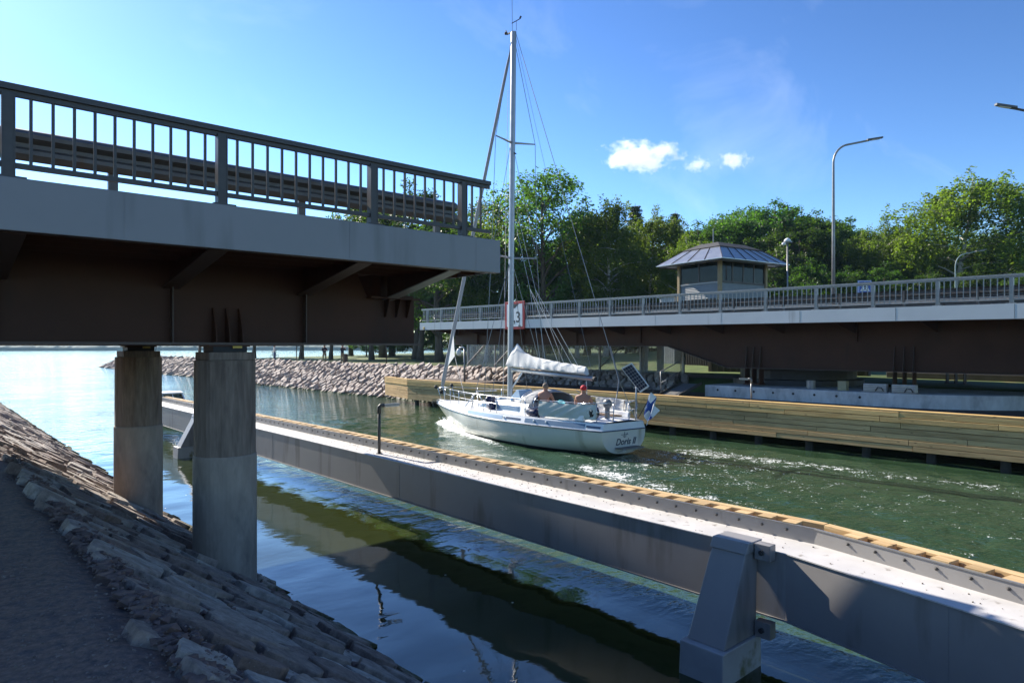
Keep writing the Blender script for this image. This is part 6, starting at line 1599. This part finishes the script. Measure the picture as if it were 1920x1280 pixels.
# solar panel, flag, step, name
b = MB(); b.tube([(.62, .10, 1.02), (.62, .04, 2.6)], .03, 8); b.build('panel_pole', alu, boat, smooth=True, local=True)
c4 = [Vector((.50, -.47, 1.98)), Vector((.50, -.84, 2.19)), Vector((.30, -.26, 2.93)), Vector((.30, .18, 2.75))]
off_ = Vector((0, .22, 0)); c4 = [q+off_ for q in c4]; nrm4 = (c4[1]-c4[0]).cross(c4[3]-c4[0]).normalized()
if nrm4.x > 0: nrm4 = -nrm4
ctr4 = sum(c4, Vector())/4
b = MB(); b.hexa([q for q in c4]+[q+nrm4*.03 for q in c4]); sp_ = b.build('solar_panel', M('panel_frame', (0.65, 0.66, 0.67), 0.35, 0.05, 3, metal=.3), boat, local=True, fix=True)
cell = M('solar_cell', (0.012, 0.018, 0.045), 0.15, 0.2, 6)
inn = [ctr4+(q-ctr4)*.90+nrm4*.032 for q in c4]
for i in range(4):
    for j in range(8):
        def bl(u, v): return inn[0].lerp(inn[1], u).lerp(inn[3].lerp(inn[2], u), v)
        u0, u1, v0, v1 = (i+.04)/4, (i+.96)/4, (j+.03)/8, (j+.97)/8
        b = MB(); b.hexa([bl(u0, v0), bl(u1, v0), bl(u1, v1), bl(u0, v1)]+[bl(u0, v0)+nrm4*.003, bl(u1, v0)+nrm4*.003, bl(u1, v1)+nrm4*.003, bl(u0, v1)+nrm4*.003]); b.build('cell', cell, sp_, local=True, fix=True)
b = MB(); b.bar((.62, .04, 2.5), ctr4, .04, .04); b.build('panel_bracket', alu, boat, local=True)
b = MB(); b.tube([(.88, .22, 1.10), (.90, -.42, 2.02)], .014, 6); b.build('flag_staff', M('staff_wood', (0.06, 0.035, 0.02), 0.5), boat, local=True)
def flag_pt(u, v):             # u along the fly (hanging down), v along the hoist
    hx, hy, hz = .90, -.02-.36*v, 1.47+.51*v
    return Vector((hx+.06*math.sin(u*9+v*5), hy-.10*u-.13*u*v+.05*math.sin(u*7+v*3), hz-.60*u+.03*math.sin(v*8)*u))
def flag_mesh(u0, u1, v0, v1, off, m, name, par):
    b = MB()
    for q in (off, -off):
        P = [[flag_pt(u0+(u1-u0)*i/12, v0+(v1-v0)*j/8)+Vector((q, 0, 0)) for j in range(9)] for i in range(13)]; b.grid(P if q > 0 else P[::-1])
    return b.build(name, m, par, smooth=True, local=True)
fl = flag_mesh(0, 1, 0, 1, .003, M('flag_white', (0.78, 0.80, 0.82), 0.8, 0.05, 5), 'flag', boat)
flag_mesh(0, 1, .36, .64, .006, M('flag_blue', (0.015, 0.07, 0.30), 0.8, 0.08, 5), 'flag_cross_bar', fl); flag_mesh(.28, .44, 0, 1, .0065, M('flag_blue', (0.015, 0.07, 0.30), 0.8), 'flag_cross_bar', fl)
for k in range(4):
    MB().box(-.42, .55, -.10-.09*k, -.03-.09*k, .24, .27).build('step_slat', M('grey_teak', (0.20, 0.18, 0.15), 0.7), boat, local=True)
b = MB(); b.bar((-.30, -.38, .23), (-.30, 0, .12), .02, .02); b.bar((.42, -.38, .23), (.42, 0, .12), .02, .02); b.build('step_bracket', steel, boat, local=True)
AXB = (Vector((1, 0, 0)), Vector((0, 0, 1)), Vector((0, -1, 0)))
navyl = M('name_navy', (0.02, 0.03, 0.06), 0.5)
place_text('name_lettering', 'Doris II', .29, navyl, boat, (.06, -.008, .34), AXB, shear=.32, bold=.004, local=True)
b = MB(); b.bar((.02, -.008, .56), (.02, -.008, .74), .014, .004, (0, 1, 0)); b.bar((-.14, -.008, .655), (.18, -.008, .655), .014, .004, (0, 1, 0)); b.tube([(.02+.07*math.cos(a), -.008, .64+.07*math.sin(a)) for a in np.linspace(3.3, 6.1, 8)], .006, 5); b.bar((.10, -.008, .66), (.16, -.008, .70), .012, .004, (0, 1, 0)); b.build('emblem', navyl, boat, local=True)
# loose gear lying on the yacht
def fender_buoy(x, y, z, label, tilt):
    wx, wy = boat_to_world(x, y)
    t = thing('boat_fender', label, 'boat fender', (wx, wy, z), 'navy fenders on the yacht')
    d = Vector((math.sin(tilt)*.55, math.cos(tilt)*.55, 0)) if tilt > -5 else Vector((0, 0, .5)); c_ = Vector((wx, wy, z))
    b = MB(); b.tube([c_-d*.5, c_-d*.46, c_-d*.36, c_+d*.36, c_+d*.46, c_+d*.5], [.03, .09, .125, .125, .09, .03], 12); b.build('bulb', M('fender_navy', (0.012, 0.015, 0.06), 0.4), t, smooth=True)
    b = MB(); b.tube([c_+d*.5, c_+d*.62], .025, 6); b.build('eye', rope, t)
fender_buoy(-1.05, 5.95, 1.20, 'navy fender lying on the side deck forward of the shrouds', .4); fender_buoy(-1.02, 6.0, 1.44, 'navy fender lying on top of the other one', 1.2); fender_buoy(-1.30, 3.05, 1.20, 'navy fender by the forward end of the pale weather cloth', .1)
wx, wy = boat_to_world(-.85, .55)
bg = thing('horseshoe_lifebuoy_bag', 'black bag with white dots hung on the yacht\'s stern rail', 'bag', (wx, wy, 1.1))
b = MB(); b.ball((wx, wy, 1.36), .27, 14, 9, (.55, 1, .95)); b.build('cover', rubber, bg, smooth=True)
b = MB()
for i in range(11):
    a = i*2.4; r_ = .07+.016*i; yy, zz = r_*math.cos(a), r_*math.sin(a); q = max(0.0, 1-(yy/.27)**2-(zz/.2565)**2); b.ball((wx-.27*.55*math.sqrt(q)-.001, wy+yy, 1.36+zz), .022, 6, 4, (.5, 1, 1))
b.build('dots', white, bg, smooth=True)
wx, wy = boat_to_world(-.55, 2.6)
tw = MB(); tw.grid([[(wx+.34*i/7-.05*j/6, wy+.55*j/7-.1, 1.145+.12*abs(math.sin(i*.9+j*.5))+.33*(i/7)) for j in range(8)] for i in range(8)])
tag(tw.build('towel', M('turquoise_cloth', (0.05, 0.36, 0.44), 0.9, 0.25, 8), smooth=True), 'turquoise towel heaped in the cockpit between the two people', 'towel')
bpy.context.view_layer.objects.active = None
wx, wy = boat_to_world(.0, .75)
ob_ = thing('outboard_motor', 'small grey outboard motor clamped to the stern rail', 'outboard motor', (wx, wy, 1.15))
b = MB(); b.ball((wx, wy, 1.58), .16, 10, 7, (.8, 1.1, 1)); b.build('cowling', M('outboard_grey', (0.16, 0.17, 0.18), 0.4), ob_, smooth=True); MB().box(wx-.05, wx+.05, wy-.07, wy+.07, 1.1, 1.45).build('shaft', M('outboard_grey', (0.16, 0.17, 0.18), 0.4), ob_, bevel=.015)
seated = dict(pelvis=(0, 0, .11), waist=(0, -.02, .25), chest=(0, 0, .47), neck=(0, .02, .63), skull=(0, .045, .745), crown=(0, .035, .84),
              lsh=(-.195, .0, .53), rsh=(.195, .0, .53), lel=(-.27, .12, .29), rel=(.27, .10, .29), lwr=(-.22, .33, .24), rwr=(.22, .33, .24), lha=(-.19, .42, .22), rha=(.19, .42, .22),
              lhip=(-.10, .06, .10), rhip=(.10, .06, .10), lkn=(-.15, .44, .12), rkn=(.15, .44, .12), lan=(-.15, .47, -.33), ran=(.15, .47, -.33), lto=(-.16, .60, -.37), rto=(.16, .60, -.37))
def bare(c): return 1 if (c.z < .20 and c.y < .50 and c.z > -.06) else 0
wx, wy = boat_to_world(-.58, 3.25)
person('person', 'bare-chested person with short hair seated forward in the cockpit', (wx, wy, 1.20), math.radians(-72), seated, RAD, [skin, bluec], bare, 'people aboard the yacht')
wx, wy = boat_to_world(-.60, 1.25)
person('person', 'bare-backed person in a red cap seated aft at the helm', (wx, wy, 1.20), math.radians(-62), seated, RAD, [skin, bluec], bare, 'people aboard the yacht', cap=M('cap_red', (0.55, 0.01, 0.02), 0.7, .1, 9))
# spray thrown up at the bow
V = []; F = []
for i in range(900):
    u = rnd.random(); a_ = rnd.uniform(0, 1)**1.3; sd_ = rnd.choice((-1, -1, 1))
    x = sd_*(hb(10.5-2.6*u)*.6+.10+.55*a_*u+.05*rnd.gauss(0, 1)); y = 10.55-2.6*u+rnd.gauss(0, .15); z = .04+.42*max(0, rnd.gauss(.35, .3))*(1-.75*u)*(1-.3*a_)
    w_ = boat_to_world(x, y); r_ = rnd.uniform(.008, .028); q = len(V)
    V += [(w_[0]+r_, w_[1], z), (w_[0]-r_*.5, w_[1]+r_*.87, z), (w_[0]-r_*.5, w_[1]-r_*.87, z), (w_[0], w_[1], z+r_*1.2), (w_[0], w_[1], z-r_)]
    F += [(q, q+1, q+3), (q+1, q+2, q+3), (q+2, q, q+3), (q+1, q, q+4), (q+2, q+1, q+4), (q, q+2, q+4)]
me = bpy.data.meshes.new('spray'); me.from_pydata(V, [], F); me.materials.append(M('spray_white', (0.85, 0.87, 0.87), 0.5)); o = bpy.data.objects.new('bow_spray', me); COL.objects.link(o); o['kind'] = 'stuff'; o['label'] = 'white spray thrown up at the bow of the yacht'

# ------------------------------------------------------------------ small motor boat beyond the guide beam
mb = thing('motor_boat', 'small motor boat with raked windscreen beyond the guide beam', 'motor boat', (8.9, 36.3, 0), None, math.radians(176))
b = MB(); ym = np.linspace(0, 5.2, 16); hbm = lambda y: float(np.interp(y, [0, 1.5, 3, 4.4, 5.2], [.92, 1.0, .95, .55, .02]))
P = []
for sg_ in (-1, 1):
    P = [[(sg_*hbm(y)*f, y, np.interp(y, [0, 3.5, 5.2], [-.2, -.2, .35])*(1-g)+(.55+.03*y)*g) for f, g in ((0, 0), (.7, .25), (.95, .7), (1, 1))] for y in ym]
    b.grid(P if sg_ < 0 else P[::-1])
b.add([(-.92, 0, .55), (-.87, 0, .32), (-.64, 0, -.01), (0, 0, -.2), (.64, 0, -.01), (.87, 0, .32), (.92, 0, .55)], [tuple(range(7))])
b.build('hull', gel, mb, smooth=True, local=True)
b = MB(); P = [[(f*hbm(y), y, .55+.03*y+.08*(1-f*f)) for f in (-1, -.5, 0, .5, 1)] for y in ym]; b.grid(P); b.build('deck', deckw, mb, local=True, fix=True)
fr_ = MB(); top = [(-.68, 1.9, 1.28), (.68, 1.9, 1.28), (.62, 2.45, 1.26), (-.62, 2.45, 1.26)]; bot = [(-.85, 1.6, .66), (.85, 1.6, .66), (.72, 3.15, .70), (-.72, 3.15, .70)]
for p, q in zip(top, bot): fr_.bar(p, q, .05, .05)
for i in range(4): fr_.bar(top[i], top[(i+1) % 4], .05, .05); fr_.bar(bot[i], bot[(i+1) % 4], .04, .04)
for k in (-.2, .2): fr_.bar((k, 2.45, 1.26), (k*1.15, 3.15, .70), .03, .03)
scr = fr_.build('windscreen_frame', deckw, mb, local=True)
for p in ((2, 3), (1, 2), (3, 0)):
    b = MB(); A_, B2 = Vector(bot[p[0]]), Vector(bot[p[1]]); C_, D_ = Vector(top[p[1]]), Vector(top[p[0]]); nn_ = (B2-A_).cross(D_-A_).normalized()*.006; b.hexa([A_, B2, C_, D_, A_+nn_, B2+nn_, C_+nn_, D_+nn_]); b.build('pane', glass, scr, local=True, fix=True)
MB().hexa([(-.74, 1.5, 1.29), (.74, 1.5, 1.29), (.66, 2.6, 1.28), (-.66, 2.6, 1.28), (-.74, 1.5, 1.33), (.74, 1.5, 1.33), (.66, 2.6, 1.32), (-.66, 2.6, 1.32)]).build('roof', deckw, mb, local=True, bevel=.01)

# ------------------------------------------------------------------ small fair-weather clouds
def cloud_material(seed, dens):
    m = bpy.data.materials.new('cloud_vapour'); m.use_nodes = True; n = m.node_tree.nodes; l = m.node_tree.links; n.clear()
    o = n.new('ShaderNodeOutputMaterial'); v = n.new('ShaderNodeVolumePrincipled'); v.inputs['Color'].default_value = (1, 1, 1, 1); v.inputs['Anisotropy'].default_value = 0.35
    t = n.new('ShaderNodeTexCoord'); ln = n.new('ShaderNodeVectorMath'); ln.operation = 'LENGTH'; l.new(t.outputs['Object'], ln.inputs[0])
    mp2 = n.new('ShaderNodeMapping'); mp2.inputs['Location'].default_value = (seed, seed*.7, 0); mp2.inputs['Scale'].default_value = (1.9, 1.9, 1.0); l.new(t.outputs['Object'], mp2.inputs['Vector'])
    q = n.new('ShaderNodeTexNoise'); q.inputs['Scale'].default_value = 1.5; q.inputs['Detail'].default_value = 6; q.inputs['Roughness'].default_value = .58; l.new(mp2.outputs[0], q.inputs['Vector'])
    a1 = n.new('ShaderNodeMath'); a1.operation = 'MULTIPLY_ADD'; a1.inputs[1].default_value = 2.5; a1.inputs[2].default_value = -0.62; l.new(q.outputs['Fac'], a1.inputs[0])
    a2 = n.new('ShaderNodeMath'); a2.operation = 'SUBTRACT'; l.new(a1.outputs[0], a2.inputs[0]); l.new(ln.outputs['Value'], a2.inputs[1])
    mr = n.new('ShaderNodeMapRange'); mr.inputs[1].default_value = 0.0; mr.inputs[2].default_value = 0.30; mr.inputs[4].default_value = dens; l.new(a2.outputs[0], mr.inputs[0])
    l.new(mr.outputs[0], v.inputs['Density']); l.new(v.outputs[0], o.inputs['Volume'])
    return m
def cloud(x, y, z, rx, ry, rz, seed, label, dens=.035):
    b = MB(); b.ball((0, 0, 0), 1.0, 24, 14)
    o = b.build('cloud', cloud_material(seed, dens)); o.location = (x, y, z); o.scale = (rx, ry, rz); o.rotation_euler = (0, 0, math.radians(-41.8))
    tag(o, label, 'cloud', 'small white clouds'); return o
def skyp(px, py, Y): X = (px-960)/1250*Y; return (.7455*X+.6665*Y, -.6665*X+.7455*Y, 3.4+(652-py)/1250*Y)
cloud(1293.0, 986.0, 462.0, 118, 80, 46, 3.1, 'largest white cloud above the trees right of the mast')
cloud(*(1408.0, 900.0, 445.0), 44, 40, 22, 7.7, 'small wispy cloud between the other two', .016)
cloud(*(1450.0, 830.0, 448.0), 50, 40, 25, 12.2, 'small white cloud nearest the tall street lamp', .025)

# ------------------------------------------------------------------ air: thin summer haze over the lake
hz_ = MB().box(-2700, 2700, -1700, 2700, -3.0, 48.0).build('haze', bpy.data.materials.new('haze_air')); hz_['kind'] = 'stuff'; hz_['label'] = 'thin bluish summer haze in the air over the lake'
hm = hz_.data.materials[0]; hm.use_nodes = True; hm.node_tree.nodes.clear()
ho = hm.node_tree.nodes.new('ShaderNodeOutputMaterial'); hv = hm.node_tree.nodes.new('ShaderNodeVolumePrincipled')
hv.inputs['Color'].default_value = (0.45, 0.72, 1.0, 1); hv.inputs['Density'].default_value = 0.00014; hv.inputs['Anisotropy'].default_value = 0.2
hm.node_tree.links.new(hv.outputs[0], ho.inputs['Volume'])
